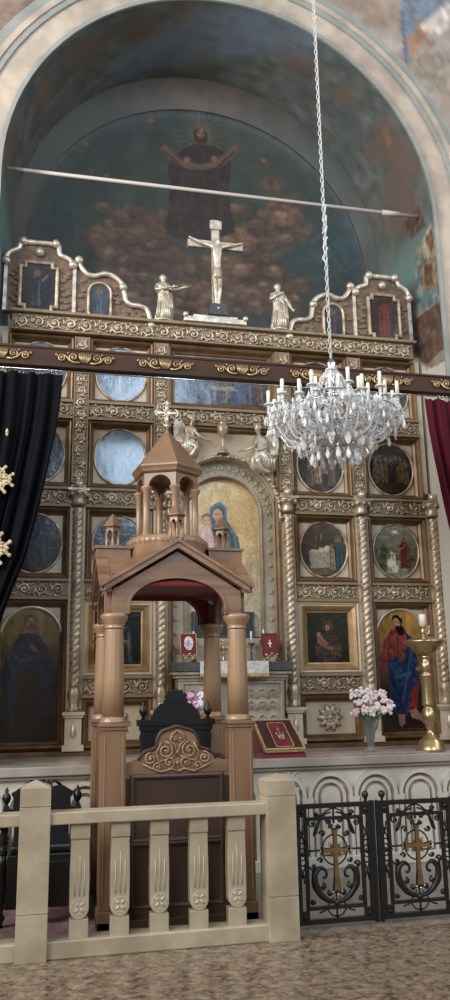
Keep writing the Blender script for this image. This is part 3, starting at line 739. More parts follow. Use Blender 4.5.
def baptism(cv):
    cv.grad((.24, .23, .17), (.52, .52, .46)); cv.poly([(-1, -.05), (-.5, .3), (-.2, .0), (.3, .35), (.7, .05), (1, .2), (1, -1), (-1, -1)], (.35, .36, .28), fold=.4)
    cv.ell(0, .7, .25, .12, (.76, .70, .52), .7); cv.ell(0, .72, .10, .04, (.93, .90, .80), .4); cv.ell(-.5, .5, .35, .1, (.62, .60, .54), .8, a=.7)
    cv.poly([(-.6, -.95), (.5, -.95), (.35, -.3), (-.35, -.35)], (.44, .45, .38), fold=.3)
    figure(cv, -.18, -.8, .95, (.62, .56, .48), None, .42); cv.ell(-.25, -.45, .22, .2, (.80, .76, .68), .4); cv.ell(-.1, -.62, .2, .2, (.76, .71, .62), .4)
    figure(cv, .38, -.62, 1.15, (.35, .18, .15), (.38, .21, .17), .40); cv.stroke([(.34, .15), (.12, .05), (-.06, .1)], .04, SKIN); cv.stroke([(.62, -.5), (.6, .4)], .015, (.30, .2, .12))
    for x_, y_ in ((-.6, -.2), (.7, -.3), (-.7, -.55), (-.5, .05)): cv.ell(x_, y_, .2, .14, (.20, .22, .13), .7, a=.8)
medallion((0, 1), (ZA+ZB)/2-.01, blue_sheen_group, 'half hidden round icon of the top row behind the beam above the navy curtain', (.25, .27, .3), 3)
medallion((1, 2), (ZA+ZB)/2-.01, blue_sheen_group, 'round icon with a painted pale blue sheen in the top row left of the rectangular centre painting', (.3, .33, .38), 4)
medallion((3, 4), (ZA+ZB)/2-.01, dark_group, 'dark round icon in the top row behind the chandelier candles', (.2, .18, .15), 5)
medallion((4, 5), (ZA+ZB)/2-.01, crowd_pale, 'dark round icon in the top row at the far right behind the beam', (.2, .18, .15), 6)
medallion((0, 1), (ZB+ZC)/2, night_scene, 'dark blue round icon partly covered by the navy curtain in the second row', seed=7)
medallion((1, 2), (ZB+ZC)/2, blue_sheen_group, 'round icon with a painted pale blue sheen beside the pointed roof of the wooden canopy', (.3, .33, .38), 8)
medallion((3, 4), (ZB+ZC)/2, crowd_pale, 'round icon of a pale crowd just below the hanging crystals', seed=9)
medallion((4, 5), (ZB+ZC)/2, dark_group, 'dark brown round icon of seated figures at the right of the second row', seed=10)
medallion((0, 1), (ZC+ZD)/2, night_scene, 'dark round icon of two figures above the old bearded saint in blue', seed=11)
medallion((1, 2), (ZC+ZD)/2, night_scene, 'bluish dark round icon behind the small left turret of the canopy', (.2, .22, .26), 12)
medallion((3, 4), (ZC+ZD)/2, table_scene, 'round icon of figures around a white draped altar table', seed=13, res=84)
medallion((4, 5), (ZC+ZD)/2, baptism, 'round icon of a river baptism with a red robed man', seed=14, res=84)

# rectangular centre painting A-B
def centre_scene(cv):
    cv.grad((.16, .18, .22), (.42, .40, .36)); cv.mix(np.clip((cv.v-.1)*1.5, 0, 1)*.7, (.44, .41, .37)); cv.ell(-.35, -.2, .6, .5, (.28, .32, .40), .8, a=.6)  # soft bluish patch at lower left paints in the window's hazy reflection
    rng = random.Random(11)
    for k in range(15):
        x = -.9+k*.125+rng.uniform(-.03, .03); figure(cv, x, -.85+rng.uniform(0, .15), rng.uniform(.8, 1.15), rng.choice([(.25, .28, .38), (.32, .22, .20), (.20, .22, .27), (.38, .32, .26), (.30, .36, .46)]), rng.choice([(.34, .28, .24), (.24, .30, .42), None]), .12, (.42, .35, .31), asp=.45)
    cv.poly([(-.3, -.2), (.3, -.2), (.34, -.35), (-.34, -.35)], (.45, .42, .38), fold=.3)
hw, hh = .60, (ZA-ZB)/2-.19; zc = (ZA+ZB)/2-.01
t = empty('rectangular_icon', (XC, YR-.02, zc), 'wide painting of a crowded gathering in the top centre of the screen', 'icon')
painting('painted_panel', 'rect', hw-.02, hh+.01, centre_scene, t, res=200, seed=20)
MB().sweep(rectp(hw-.025, hh), [(-.01, .01), (-.005, -.02), (.02, -.03), (.05, -.075), (.085, -.09), (.085, .05)]).build('frame', 'darkgold', t)

# square icons D-E
sh = (ZD-ZE-2*FH)/2-.012
sq_out = mesh_of(frame_mesh(cell_half, sh, .04), 'panel_frame', 'cream')
def square_icon(c, fn, label, seed):
    x = mid(c); z = (ZD+ZE)/2; inst('panel_frame', sq_out, ico, (x, YI, z)); inst('panel', mesh_of(MB().box(-cell_half, cell_half, 0, .02, -sh, sh), 'panel', 'cream'), ico, (x, YR, z))
    t = empty('framed_icon', (x, YR-.03, z), label, 'icon'); hw, hh = cell_half-.115, sh-.115
    painting('painted_panel', 'rect', hw, hh, fn, t, res=90, seed=seed)
    MB().sweep(rectp(hw-.01, hh-.01), [(0, .01), (.004, -.015), (.02, -.02), (.045, -.05), (.075, -.075), (.10, -.07), (.11, .0), (.11, .03)]).build('frame', 'framegold', t)
def virgin_dark(cv):
    cv.grad((.10, .12, .09), (.15, .16, .12)); cv.ell(.02, .45, .27, .24, (.36, .30, .17), .3); cv.ell(.0, .43, .19, .19, (.16, .13, .11), .2)
    cv.poly([(-.62, -.55), (-.45, .05), (-.2, .3), (.2, .32), (.5, .05), (.65, -.6), (.4, -.95), (-.45, -.95)], (.20, .165, .155), fold=.6)
    for k in range(26):
        a = k*1.7; cv.ell(.6*math.sin(a*1.3)*.9, -.7+.35*abs(math.cos(a)), .07, .06, (.32, .26, .17), .4)
    cv.ell(.0, .41, .13, .145, (.56, .42, .31), .25); cv.ell(-.42, .12, .12, .12, (.36, .29, .17), .3); cv.ell(-.42, .12, .11, .11, (.56, .42, .31), .25)
    cv.poly([(-.52, .05), (-.32, .08), (-.05, -.15), (.3, -.42), (.2, -.52), (-.2, -.38), (-.48, -.2)], (.46, .34, .26), fold=.3)
    cv.stroke([(.35, .0), (.15, -.3), (-.1, -.3)], .06, (.24, .17, .15)); cv.ell(-.12, -.3, .1, .05, (.50, .36, .27), .3)
    for sx in (-.04, .045): cv.ell(sx, .43, .018, .012, (.08, .06, .05), .3)
    cv.stroke([(.0, .42), (.0, .36)], .012, (.40, .27, .2)); cv.ell(.0, .33, .03, .01, (.38, .18, .14), .4)
def grey_saint(cv):
    cv.grad((.08, .08, .08), (.15, .15, .16)); figure(cv, .25, -.9, 1.6, (.24, .26, .29), (.16, .17, .20), .5, (.42, .34, .28), (.3, .28, .26)); cv.ell(-.5, .2, .3, .5, (.20, .21, .23), .8, a=.6)
square_icon((1, 2), grey_saint, 'gold framed dark icon seen between the left canopy columns', 21)
square_icon((3, 4), virgin_dark, 'square gold framed icon of mother and child above the gilded rosette', 22)

# base panels E-G
bz0, bz1 = BT+.06, ZE-FH-.012; bh = (bz1-bz0)/2
bpm = mesh_of(frame_mesh(cell_half, bh, .05), 'base_frame', 'darkgold'); bpp = mesh_of(MB().box(-cell_half+.02, cell_half-.02, 0, .02, -bh+.02, bh-.02), 'base_panel', 'cream')
bpb = mesh_of(MB().sweep(rectp(cell_half-.037, bh-.037), [(-.008, .085), (-.004, .075), (.0, .070), (.030, -.018)]), 'inner_bevel', 'brightgold')
def rosette():
    b = MB()
    for i in range(10):
        a = 2*PI*i/10; c, s = math.cos(a), math.sin(a)
        for q, w, l in ((0, .032, .15), (1, .02, .115)):
            for off in ((-.13, .13) if q else (0,)):
                c2, s2 = math.cos(a+off), math.sin(a+off)
                pts = [(c2*r, -.012-.02*math.sin(PI*min(1, (r-.03)/l))-(.008 if q else 0), s2*r) for r in [.035+(l-.035)*k/8 for k in range(9)]]
                b.tube(pts, [w*max(.25, math.sin(PI*(.15+.75*k/8))) for k in range(9)], 6, sy=.6)
    b.ball((0, -.03, 0), .045, 10, sy=.7)
    for i in range(8): b.ball((.045*math.cos(i*PI/4), -.045, .045*math.sin(i*PI/4)), .016, 6)
    return b
rm = mesh_of(rosette(), 'rosette', 'gold')
for c in ((1, 2), (3, 4)):
    inst('base_frame', bpm, ico, (mid(c), YI, (bz0+bz1)/2)); inst('inner_bevel', bpb, ico, (mid(c), YI, (bz0+bz1)/2)); inst('base_panel', bpp, ico, (mid(c), YR, (bz0+bz1)/2)); inst('rosette', rm, ico, (mid(c)-.01, YR, (bz0+bz1)/2+.0))

# tall arched icons D-G
def arched_icon(c, fn, label, seed):
    x = mid(c); z0, zt = BT+.07, ZD-FH-.012; hh = (zt-z0)/2; zm = (z0+zt)/2
    inst('tall_frame', mesh_of(frame_mesh(cell_half, hh, .045), 'tall_frame', 'darkgold'), ico, (x, YI, zm)); inst('inner_bevel', mesh_of(MB().sweep(rectp(cell_half-.037, hh-.037), [(-.012, .085), (-.008, .070), (.0, .070), (.030, -.018)]), 'inner_bevel', 'brightgold'), ico, (x, YI, zm))
    w = cell_half-.055; top = hh-.07; zs = top-w*1.0
    # spandrel board
    A = [(w+.04, zs)]+[(min(max((w*1.4)*math.cos(a), -w-.04), w+.04), min(zs+(w*1.6)*math.sin(a), hh-.03)) for a in [PI*i/24 for i in range(25)]]+[(-w-.04, zs)]
    B = [(w-.02, zs)]+[((w-.02)*math.cos(PI*i/24), zs+(w-.02)*math.sin(PI*i/24)) for i in range(25)]+[(-w+.02, zs)]
    inst('spandrel_panel', mesh_of(MB().strip(A, B, -.02, .02), 'spandrel_panel', 'cream'), ico, (x, YR, zm))
    t = empty('arched_icon', (x, YR-.005, zm), label, 'icon')
    H = (top+hh-.05)/2; cz = top-H
    p = painting('painted_panel', 'arch', w, H, fn, t, res=110, seed=seed, arch=w/H); p.location = (0, 0, cz)
    MB().sweep([(w, zs-.18)]+[(w*math.cos(PI*i/24), zs+w*math.sin(PI*i/24)) for i in range(25)]+[(-w, zs-.18)], [(-.018, 0), (-.014, -.03), (0, -.042), (.016, -.03), (.02, 0)], closed=False, smooth=True).build('arch_moulding', 'silver', t)
    return t
def apostle(cv):
    # aspect: panel about 1 : 2.2
    cv.grad((.14, .12, .10), (.66, .50, .26)); cv.mix(np.clip((-.15-cv.v)*6, 0, 1), (.11, .085, .075)); cv.mix(np.clip((.3-cv.v)*1.2, 0, 1)*.75, (.15, .12, .10)); cv.mix(np.clip((-.88-cv.v)*30, 0, 1), (.17, .065, .05))
    cv.poly([(-.7, .48), (-.45, .64), (-.1, .70), (.2, .66), (.38, .5), (.3, .1), (-.4, .05), (-.55, -.1), (-.85, .0), (-.8, .2)], (.44, .21, .18), fold=.5)
    cv.poly([(-.95, .18), (-.75, .3), (-.55, .2), (-.6, -.05), (-.9, -.02)], (.47, .20, .17), fold=.4); cv.ell(-.93, .1, .12, .04, SKIN, .3)
    cv.poly([(.5, -.6), (.62, -.05), (.35, .02), (.0, -.6), (.1, -.66)], (.42, .16, .145), fold=.5)
    cv.poly([(-.6, .16), (-.2, .22), (.05, .12), (.2, .45), (.2, .62), (.5, .5), (.62, .1), (.6, -.15), (.3, -.3), (.05, -.72), (-.35, -.72), (-.6, -.4)], (.13, .19, .30), fold=.6)
    cv.stroke([(-.5, .1), (-.2, -.1), (.35, -.05)], .03, (.22, .30, .42)); cv.stroke([(.4, .4), (.2, .0), (-.1, -.5)], .035, (.20, .28, .40)); cv.stroke([(-.5, -.1), (-.2, -.4), (-.1, -.68)], .03, (.06, .12, .26)); cv.stroke([(.5, .1), (.2, -.2), (.0, -.6)], .03, (.07, .13, .28))
    cv.poly([(-.3, -.7), (-.05, -.7), (-.05, -.86), (-.2, -.9), (-.3, -.82)], (.55, .40, .32)); cv.poly([(.15, -.62), (.4, -.62), (.7, -.76), (.6, -.81), (.2, -.74)], (.55, .40, .32))
    cv.ell(.62, .02, .12, .045, SKIN, .3)
    cv.ell(-.12, .80, .235, .11, (.085, .06, .05), .2); cv.ell(-.02, .67, .20, .07, (.10, .075, .065), .2); cv.ell(.0, .61, .15, .05, (.10, .075, .065), .3); cv.ell(-.15, .775, .17, .078, (.68, .50, .39), .25); cv.ell(-.10, .705, .13, .022, (.11, .08, .07), .3)
    cv.stroke([(-.22, .78), (-.16, .785)], .012, (.1, .07, .06)); cv.stroke([(-.10, .785), (-.03, .78)], .012, (.1, .07, .06)); cv.stroke([(-.15, .77), (-.16, .735)], .014, (.45, .30, .22))
    for k in range(14): cv.ell(-.65+k*.1, -.93, .03, .008, (.50, .34, .26), .4)
def old_saint(cv):
    cv.grad((.07, .065, .065), (.50, .40, .24)); cv.mix(np.clip((.45-cv.v)*1.5, 0, 1)*.8, (.095, .085, .08)); 
    cv.ell(-.1, .78, .42, .16, (.42, .33, .19), .3)
    cv.poly([(-.75, -.05), (-.6, .4), (-.4, .58), (-.1, .62), (.25, .58), (.55, .4), (.8, .0), (.85, -.6), (-.6, -.75)], (.13, .155, .21), fold=.5)
    cv.poly([(-.35, .05), (.3, .1), (.45, -.85), (-.5, -.9)], (.15, .12, .115), fold=.5); cv.poly([(-.75, .25), (-.95, .0), (-.85, -.2), (-.55, .0)], (.09, .10, .14), fold=.4)
    cv.stroke([(-.6, .3), (-.3, .2), (.1, .25)], .04, (.20, .23, .29)); cv.ell(.1, .38, .17, .05, (.40, .27, .18), .3, rot=-.3)
    cv.ell(-.05, .78, .21, .105, (.26, .22, .19), .3); cv.ell(-.02, .765, .17, .08, (.58, .42, .32), .3); cv.ell(.02, .70, .15, .055, (.30, .26, .23), .3)
    cv.stroke([(-.1, .775), (-.04, .78)], .012, (.1, .07, .06)); cv.stroke([(.04, .78), (.10, .775)], .012, (.1, .07, .06)); cv.ell(-.93, -.25, .1, .05, (.30, .2, .14), .4)
arched_icon((0, 1), old_saint, 'tall arched icon of an old bearded saint in dark blue robes at the left', 31)
arched_icon((4, 5), apostle, 'tall arched icon of a bearded apostle in red tunic and blue mantle', 32)

# ---------------------------------------------------------------- pediments
def wpt(px, py): p = at(px, py, YI-.02); return (p.x, p.z)
tallL = [(6.4, 262), (7, 256), (12, 252), (18, 250), (21, 245), (24, 243), (56, 246), (59, 251), (60, 256), (66, 259), (71, 262), (73, 267)]
secL = [(79, 262), (81, 268), (87, 275), (95, 277), (103, 275), (110, 276), (117, 280), (122, 285), (123, 289), (124.5, 296), (126, 302), (132, 306), (139, 307), (146, 310), (149, 317), (151, 327)]
TL = [wpt(*p) for p in tallL]; SL = [wpt(*p) for p in secL]
cxt = (CX[0]+CX[1])/2-.03
def smooth_path(P, n=4):
    out = []
    for i in range(len(P)-1):
        p0 = P[max(i-1, 0)]; p1 = P[i]; p2 = P[i+1]; p3 = P[min(i+2, len(P)-1)]
        for k in range(n):
            t = k/n; out.append(tuple(.5*((2*p1[d])+(-p0[d]+p2[d])*t+(2*p0[d]-5*p1[d]+4*p2[d]-p3[d])*t*t+(-p0[d]+3*p1[d]-3*p2[d]+p3[d])*t**3) for d in (0, 1)))
    return out+[P[-1]]
TLs, SLs = smooth_path(TL, 3), smooth_path(SL, 3)
zb = ZA+.135
def pediment(sgn, lab):
    mx = (lambda p: p) if sgn < 0 else (lambda p: (XC+(XC-p[0])*.966, p[1]))
    out1 = [(TL[0][0], zb)]+TLs+[(TL[-1][0]+.02, zb)]; out2 = [(SL[0][0]-.04, zb), (SL[0][0]-.04, SL[0][1]-.03)]+SLs[1:]+[(SL[-1][0]-.01, zb)]
    b = MB(); b.prism([mx(p) for p in out1], YI-.03, YI+.06).prism([mx(p) for p in out2], YI-.02, YI+.05)
    pe = b.build('pediment', 'pink', ico)
    g = MB()
    for path in (TLs, SLs): g.tube([(mx(p)[0], YI-.045, mx(p)[1]) for p in path], .032, 8)
    xs = mx((TL[0][0], 0))[0]; xe = mx((TL[-1][0]+.02, 0))[0]
    g.box(min(xs-.02, xs+.02), xs+.02, YI-.05, YI-.02, zb, TL[0][1]-.02); g.box(xe-.02, xe+.02, YI-.05, YI-.02, zb, TL[-1][1]-.02)
    g.build('scroll_moulding', 'silver', pe)
    for q in (TL[0], TL[5], TL[6], TL[-1], SL[0], SL[8], SL[-1], wpt(40, 254)): inst('gilded_ball', bm_, pe, (mx(q)[0], YI-.06, mx(q)[1])).data.materials[0] = M['silver']
    # painted leaf sprays carved on the board
    rng = random.Random(3); lfm = mesh_of(MB().ball((0, 0, 0), .035, 6, sx=1.2, sy=.5, sz=.7), 'carved_leaf', 'leafpink')
    x0, x1 = TL[0][0]+.07, TL[-1][0]-.05
    for k in range(40):
        side = k % 2; xx = rng.uniform(x0, x0+.11) if side else rng.uniform(x1-.09, x1+.02); zz = rng.uniform(zb+.06, TL[0][1]-.08)
        X, _ = mx((xx, 0)); inst('carved_leaf', lfm, pe, (X, YI-.035, zz))
    for k in range(46):
        xx = rng.uniform(SL[0][0]+.02, SL[0][0]+.9); top = np.interp(xx, [p[0] for p in SL], [p[1] for p in SL])-.07
        if abs(xx-wpt(100, 300)[0]) < .17: continue
        if top < zb+.06: continue
        zz = rng.uniform(zb+.05, top); X, _ = mx((xx, 0)); inst('carved_leaf', lfm, pe, (X, YI-.025, zz))
    # icons
    px, pz = wpt(38.5, 288); X, _ = mx((px, 0)); hw, hh = .20, .295
    t = empty('pediment_icon', (X, YI-.05, pz), lab[0], 'icon')
    def sc(cv):
        cv.grad((.13, .13, .15), (.20, .21, .25)); 
        if sgn > 0: cv.grad((.12, .085, .075), (.18, .14, .13)); figure(cv, .05, -.85, 1.6, (.34, .10, .09), (.38, .13, .11), .5, (.42, .30, .24)); cv.stroke([(-.3, .4), (.1, .6), (.5, .4)], .07, (.38, .14, .12))
        else: figure(cv, -.1, -.8, 1.55, (.25, .24, .26), (.18, .20, .27), .34, (.42, .33, .29), halo=(.45, .36, .22)); cv.stroke([(.2, .3), (.5, .5)], .05, (.42, .42, .44))
    painting('painted_panel', 'cross', hw, hh, sc, t, res=50, seed=41+sgn)
    nx, nz = .72*hw, .8*hh
    MB().sweep([(-nx, -hh), (nx, -hh), (nx, -nz), (hw, -nz), (hw, nz), (nx, nz), (nx, hh), (-nx, hh), (-nx, nz), (-hw, nz), (-hw, -nz), (-nx, -nz)], [(-.012, .0), (-.01, -.02), (.008, -.028), (.024, -.02), (.028, .012)]).build('frame', 'gold', t)
    px, pz = wpt(99.5, 302); X, _ = mx((px, 0)); hw, hh = .125, .235
    t = empty('pediment_icon', (X, YI-.04, pz-.01), lab[1], 'icon')
    def so(cv): cv.grad((.16, .17, .19), (.24, .25, .29)); figure(cv, 0, -.8, 1.5, (.30, .22, .22) if sgn > 0 else (.24, .28, .36), (.24, .26, .32), .34, (.42, .33, .28), halo=(.40, .34, .24), asp=1.6)
    painting('painted_panel', 'pill', hw, hh, so, t, res=40, seed=45+sgn, arch=.5)
    pth = [(hw*math.cos(a), (hh*.5)*(1 if math.sin(a) > 0 else -1)+hh*.5*math.sin(a)) for a in [2*PI*(i+.5)/40 for i in range(40)]]
    MB().sweep(pth, [(-.010, .0), (-.008, -.02), (.006, -.026), (.020, -.018), (.024, .012)], smooth=True).build('frame', 'gold', t)
pediment(-1, ('cross shaped framed icon of a haloed saint on the upper left pediment', 'oblong round-ended icon on the upper left pediment beside the raised arm statue'))
pediment(1, ('cross shaped framed icon with a red figure on the upper right pediment', 'oblong round-ended icon behind the chandelier chain on the upper right pediment'))
# ================================================================ statues on top
ZT = ZA+.135
def rel(px, py, Y, o): p = at(px, py, Y)-Vector(o); return p
# crucifix
o3 = (XC-.07, YI-.02, ZT); cr = empty('crucifix', o3, 'silver gilt crucifix standing on a stepped base at the top of the screen', 'crucifix')
def lp(px, py): p = rel(px, py, YI-.02, o3); return p.x, p.z
xc_, zt_ = lp(214.5, 221); _, zb_ = lp(216, 320); _, za_ = lp(215, 246)
xl, _ = lp(187, 246); xr, _ = lp(242, 246)
b = MB().box(-.05, .05, -.03, .03, .10, zt_).box(xl-xc_, xr-xc_, -.032, .028, za_-.05, za_+.05).box(-.075, .075, -.05, -.03, zt_-.14, zt_-.02)
b.build('cross', 'silver', cr, .008)
b = MB().box(-.42, .34, -.14, .14, 0, .045).box(-.40, .32, -.12, .12, .045, .075).box(-.30, .24, -.10, .10, .075, .11)
for x in (-.40, .33): b.ball((x, -.13, .08), .035, 8)
b.build('stepped_base', 'silver', cr, .006)
b = MB(); b.taper(0, -.09, .11, .26, .125, .05, .09, .04); b.build('plaque', 'granite', cr, .006)
MB().ball((0, -.14, .19), .016, 8).build('stud', 'silver', cr)
b = MB().ball((0, -.06, .30), .038, 10, sz=1.15).ball((0, -.07, .29), .02, 8); b.build('skull', 'silver', cr)
H = za_-.0
def body():
    hy = -.075
    N_ = [(0, hy, H-.40, .050, .040), (0, hy-.01, H-.30, .040, .034), (0, hy-.005, H-.16, .055, .042), (0, hy, H-.07, .052, .036), (.0, hy-.01, H-.015, .02), (.015, hy-.03, H+.04, .030),
          (-.08, hy, H-.05, .022), (-.20, hy+.01, H-.005, .016), (-.31, hy+.02, H+.045, .011), (-.345, hy+.02, H+.06, .010),
          (.08, hy, H-.05, .022), (.20, hy+.01, H-.005, .016), (.30, hy+.02, H+.03, .011), (.335, hy+.02, H+.04, .010),
          (-.032, hy, H-.47, .032), (-.025, hy-.035, H-.66, .022), (-.01, hy+.005, H-.83, .015), (-.005, hy-.02, H-.90, .014),
          (.032, hy, H-.47, .032), (.025, hy-.035, H-.66, .022), (.012, hy, H-.83, .015), (.01, hy-.028, H-.90, .014)]
    E_ = [(0, 1), (1, 2), (2, 3), (3, 4), (4, 5), (3, 6), (6, 7), (7, 8), (8, 9), (3, 10), (10, 11), (11, 12), (12, 13), (0, 14), (14, 15), (15, 16), (16, 17), (0, 18), (18, 19), (19, 20), (20, 21)]
    N_ = [(*n[:3], *[q*1.22 for q in n[3:]]) for n in N_]
    return skin('corpus', N_, E_, 'silver', cr)
body()
b = MB().loft([(0, -.08, H-.50, .06, .05), (0, -.08, H-.45, .068, .056), (0, -.08, H-.38, .062, .05), (0, -.08, H-.36, .055, .045)], 20, .08, 6); b.build('loincloth', 'gold', cr)
# robed statues
def robed(name, px, py0, py1, label, side, arm='out'):
    base = at(px, py0, YI-.03); top = at(px, py1, YI-.03); h = top.z-base.z; o_ = (base.x, YI-.03, ZT)
    t = empty(name, o_, label, 'statue'); s = h*1.03; t.scale = (1.22, 1.1, 1)
    MB().lathe([(.16*s, 0), (.17*s, .02*s), (.14*s, .04*s), (.12*s, .07*s)], 18).build('base', 'silver', t)
    b = MB(); sw = .02*s*side
    b.loft([(0, 0, .05*s, .145*s, .12*s), (sw*.5, 0, .15*s, .13*s, .11*s), (sw, 0, .35*s, .115*s, .095*s), (sw*1.2, 0, .5*s, .105*s, .085*s), (sw, 0, .62*s, .10*s, .08*s), (0, 0, .72*s, .125*s, .085*s), (0, 0, .79*s, .11*s, .075*s), (0, 0, .83*s, .05*s, .045*s), (0, 0, .85*s, .035*s, .035*s)], 30, .10, 7)
    b.build('robe', 'silver', t)
    # mantle folds thrown diagonally
    m = MB()
    for k in range(3):
        z0 = (.66-.05*k)*s; m.tube([(-.11*s*side, -.05*s, z0+.06*s), (-.04*s*side, -.095*s, z0-.03*s), (.05*s*side, -.095*s, z0-.12*s), (.12*s*side, -.04*s, z0-.20*s)], [.010*s, .013*s, .013*s, .008*s], 6)
    for k in range(7):
        x_ = (-.09+.028*k)*s; m.tube([(x_*.8, -.085*s, (.42-.015*k)*s), (x_*1.05, -.10*s, .25*s), (x_*1.3, -.115*s+abs(x_)*.2, .07*s)], [.006*s, .010*s, .012*s], 6)
    for k in range(4): m.tube([(.13*s*side, -.02*s, .60*s), ((.14-.01*k)*s*side, -.03*s-.012*k*s, .38*s), ((.15-.03*k)*s*side, -.03*s-.02*k*s, .16*s)], [.02*s, .018*s, .012*s], 6)
    m.build('mantle', 'silver', t)
    N_ = [(0, 0, .80*s, .035*s), (0, -.005*s, .86*s, .028*s), (0, -.01*s, .915*s, .05*s, .055*s), (0, -.01*s, .96*s, .045*s, .05*s)]
    skin('head', N_, [(0, 1), (1, 2), (2, 3)], 'silver', t)
    MB().ball((0, -.062*s, .915*s), .012*s, 6, sz=1.6).build('nose', 'silver', t)
    MB().ball((0, .012*s, .935*s), .062*s, 10, sz=1.15).build('veil' if arm == 'chest' else 'hair', 'silver', t)
    if arm == 'out':
        A = [(.09*s*side, 0, .76*s, .04*s), (.13*s*side, -.06*s, .66*s, .036*s), (.24*s*side, -.10*s, .68*s, .028*s), (.31*s*side, -.12*s, .70*s, .015*s)]; B = [(-.09*s*side, 0, .76*s, .04*s), (-.12*s*side, -.06*s, .64*s, .036*s), (.02*s*side, -.13*s, .66*s, .028*s), (.14*s*side, -.16*s, .68*s, .015*s)]
    else:
        A = [(.09*s*side, 0, .76*s, .04*s), (.16*s*side, -.02*s, .62*s, .036*s), (.19*s*side, -.07*s, .50*s, .026*s), (.20*s*side, -.10*s, .45*s, .015*s)]; B = [(-.09*s*side, 0, .76*s, .04*s), (-.13*s*side, -.05*s, .63*s, .036*s), (-.04*s*side, -.12*s, .70*s, .026*s), (.02*s*side, -.12*s, .74*s, .015*s)]
    for L_ in (A, B):
        ar = skin('arm', L_, [(0, 1), (1, 2), (2, 3)], 'silver', t)
        # hand: palm with five fingers
        p = Vector(L_[-1][:3]); d = (p-Vector(L_[-2][:3])).normalized(); sd = d.cross(Vector((0, 1, 0))).normalized(); hm = MB(); hm.tube([p-d*.01*s, p+d*.03*s], [.016*s, .018*s], 8)
        for f in range(4): q = p+d*.028*s+sd*(f-1.5)*.009*s; hm.tube([q, q+d*(.026+.004*(f in (1, 2)))*s, q+d*.045*s+Vector((0, .008*s, 0))], [.0048*s, .0044*s, .003*s], 5)
        q = p+sd*.018*s; hm.tube([q, q+(d+sd)*.018*s, q+d*.034*s+sd*.018*s], [.0055*s, .005*s, .0035*s], 5); hm.build('hand', 'silver', t)
    return t
robed('saint_statue', 163, 325, 278, 'silver robed statue with arm stretched toward the crucifix, on the left', 1, 'out')
robed('saint_statue', 279, 334, 287, 'silver robed statue with hand on chest right of the crucifix', 1, 'chest')

# ================================================================ central bay: niche, arch, angels, chalice
bay = MB()
ZS = 3.60; RO = .655; zt = ZB-FH-.02
# cream spandrel wall over the arch
A = [(XC+HB-CW, ZS)]+[(XC+max(-(HB-CW), min(HB-CW, 1.5*math.cos(PI*i/32))), ZS+min(zt-ZS, 1.5*math.sin(PI*i/32))) for i in range(33)]+[(XC-HB+CW, ZS)]
B = [(XC+RO-.02, ZS)]+arc(XC, ZS, RO-.02, 0, PI, 32)+[(XC-RO+.02, ZS)]
bay.strip(A, B, YI+.02, YI+.10); bay.box(XC+RO-.03, XC+HB-CW, YI+.02, YI+.10, BT, ZS).box(XC-HB+CW, XC-RO+.03, YI+.02, YI+.10, BT, ZS)
bay.build('niche_surround', 'cream', ico)
MB().sweep([(XC-HB+CW+.03, BT+.05), (XC+HB-CW-.03, BT+.05), (XC+HB-CW-.03, zt-.03), (XC-HB+CW+.03, zt-.03)], [(-.03, YI+.03), (-.02, YI), (.0, YI-.02), (.03, YI-.02), (.03, YI+.05)]).build('bay_frame', 'darkgold', ico)
cr_ = MB()
pth = arc(XC, ZS, RO, -.15, PI+.15, 48)
cr_.sweep(pth, [(-.02, YI+.02), (-.018, YI-.02), (0, YI-.04), (.02, YI-.02), (.024, YI+.02)], closed=False, smooth=True)
for i in range(0, 46, 2):
    x, z = pth[i+1]; cr_.ball((x, YI-.04, z), .024, 6, sx=1.2)
cr_.build('gilded_arch_moulding', 'gold', ico)
nic = empty('altar_niche', (XC, YI+.1, BT), 'pale carved stone arch framing the painting of mother and child', 'niche')
RI = .455; y0 = .02
b = MB(); loc = lambda P: [(x-XC, z-BT) for x, z in P]
b.strip(loc([(XC+RO-.01, BT)]+arc(XC, ZS, RO-.01, 0, PI, 40)+[(XC-RO+.01, BT)]), loc([(XC+RI, BT)]+arc(XC, ZS, RI, 0, PI, 40)+[(XC-RI, BT)]), y0, .25)
b.build('stone_arch', 'altarstone', nic)
b = MB()
for r in (RI+.005, RO-.03): b.sweep(loc([(XC+r, BT+1)]+arc(XC, ZS, r, 0, PI, 40)+[(XC-r, BT+1)]), [(-.012, .03), (-.008, -.0), (.008, 0), (.012, .03)], closed=False, smooth=True)
for i in range(19):
    a = PI*(i+.5)/19; x, z = (RI+RO)/2*math.cos(a), ZS-BT+(RI+RO)/2*math.sin(a)
    b.ball((x, .015, z), .032, 8, sy=.5); 
    for k in range(6): b.ball((x+.045*math.cos(k*PI/3+a), .018, z+.045*math.sin(k*PI/3+a)), .016, 5, sy=.5)
for sx in (-1, 1):
    for k in range(10):
        x, z = sx*(RI+RO)/2, 1.1+k*.155; b.ball((x, .015, z), .03, 8, sy=.4)
b.build('carved_rosettes', 'altarstone', nic)
MB().box(-RO+.02, RO-.02, .20, .28, 0, 3.1).build('stone_back', 'altarstone', nic)
t = empty('arched_painting', (XC, YI+.22, 3.13), 'arched painting of mother in blue veil holding a child on gold ground', 'painting')
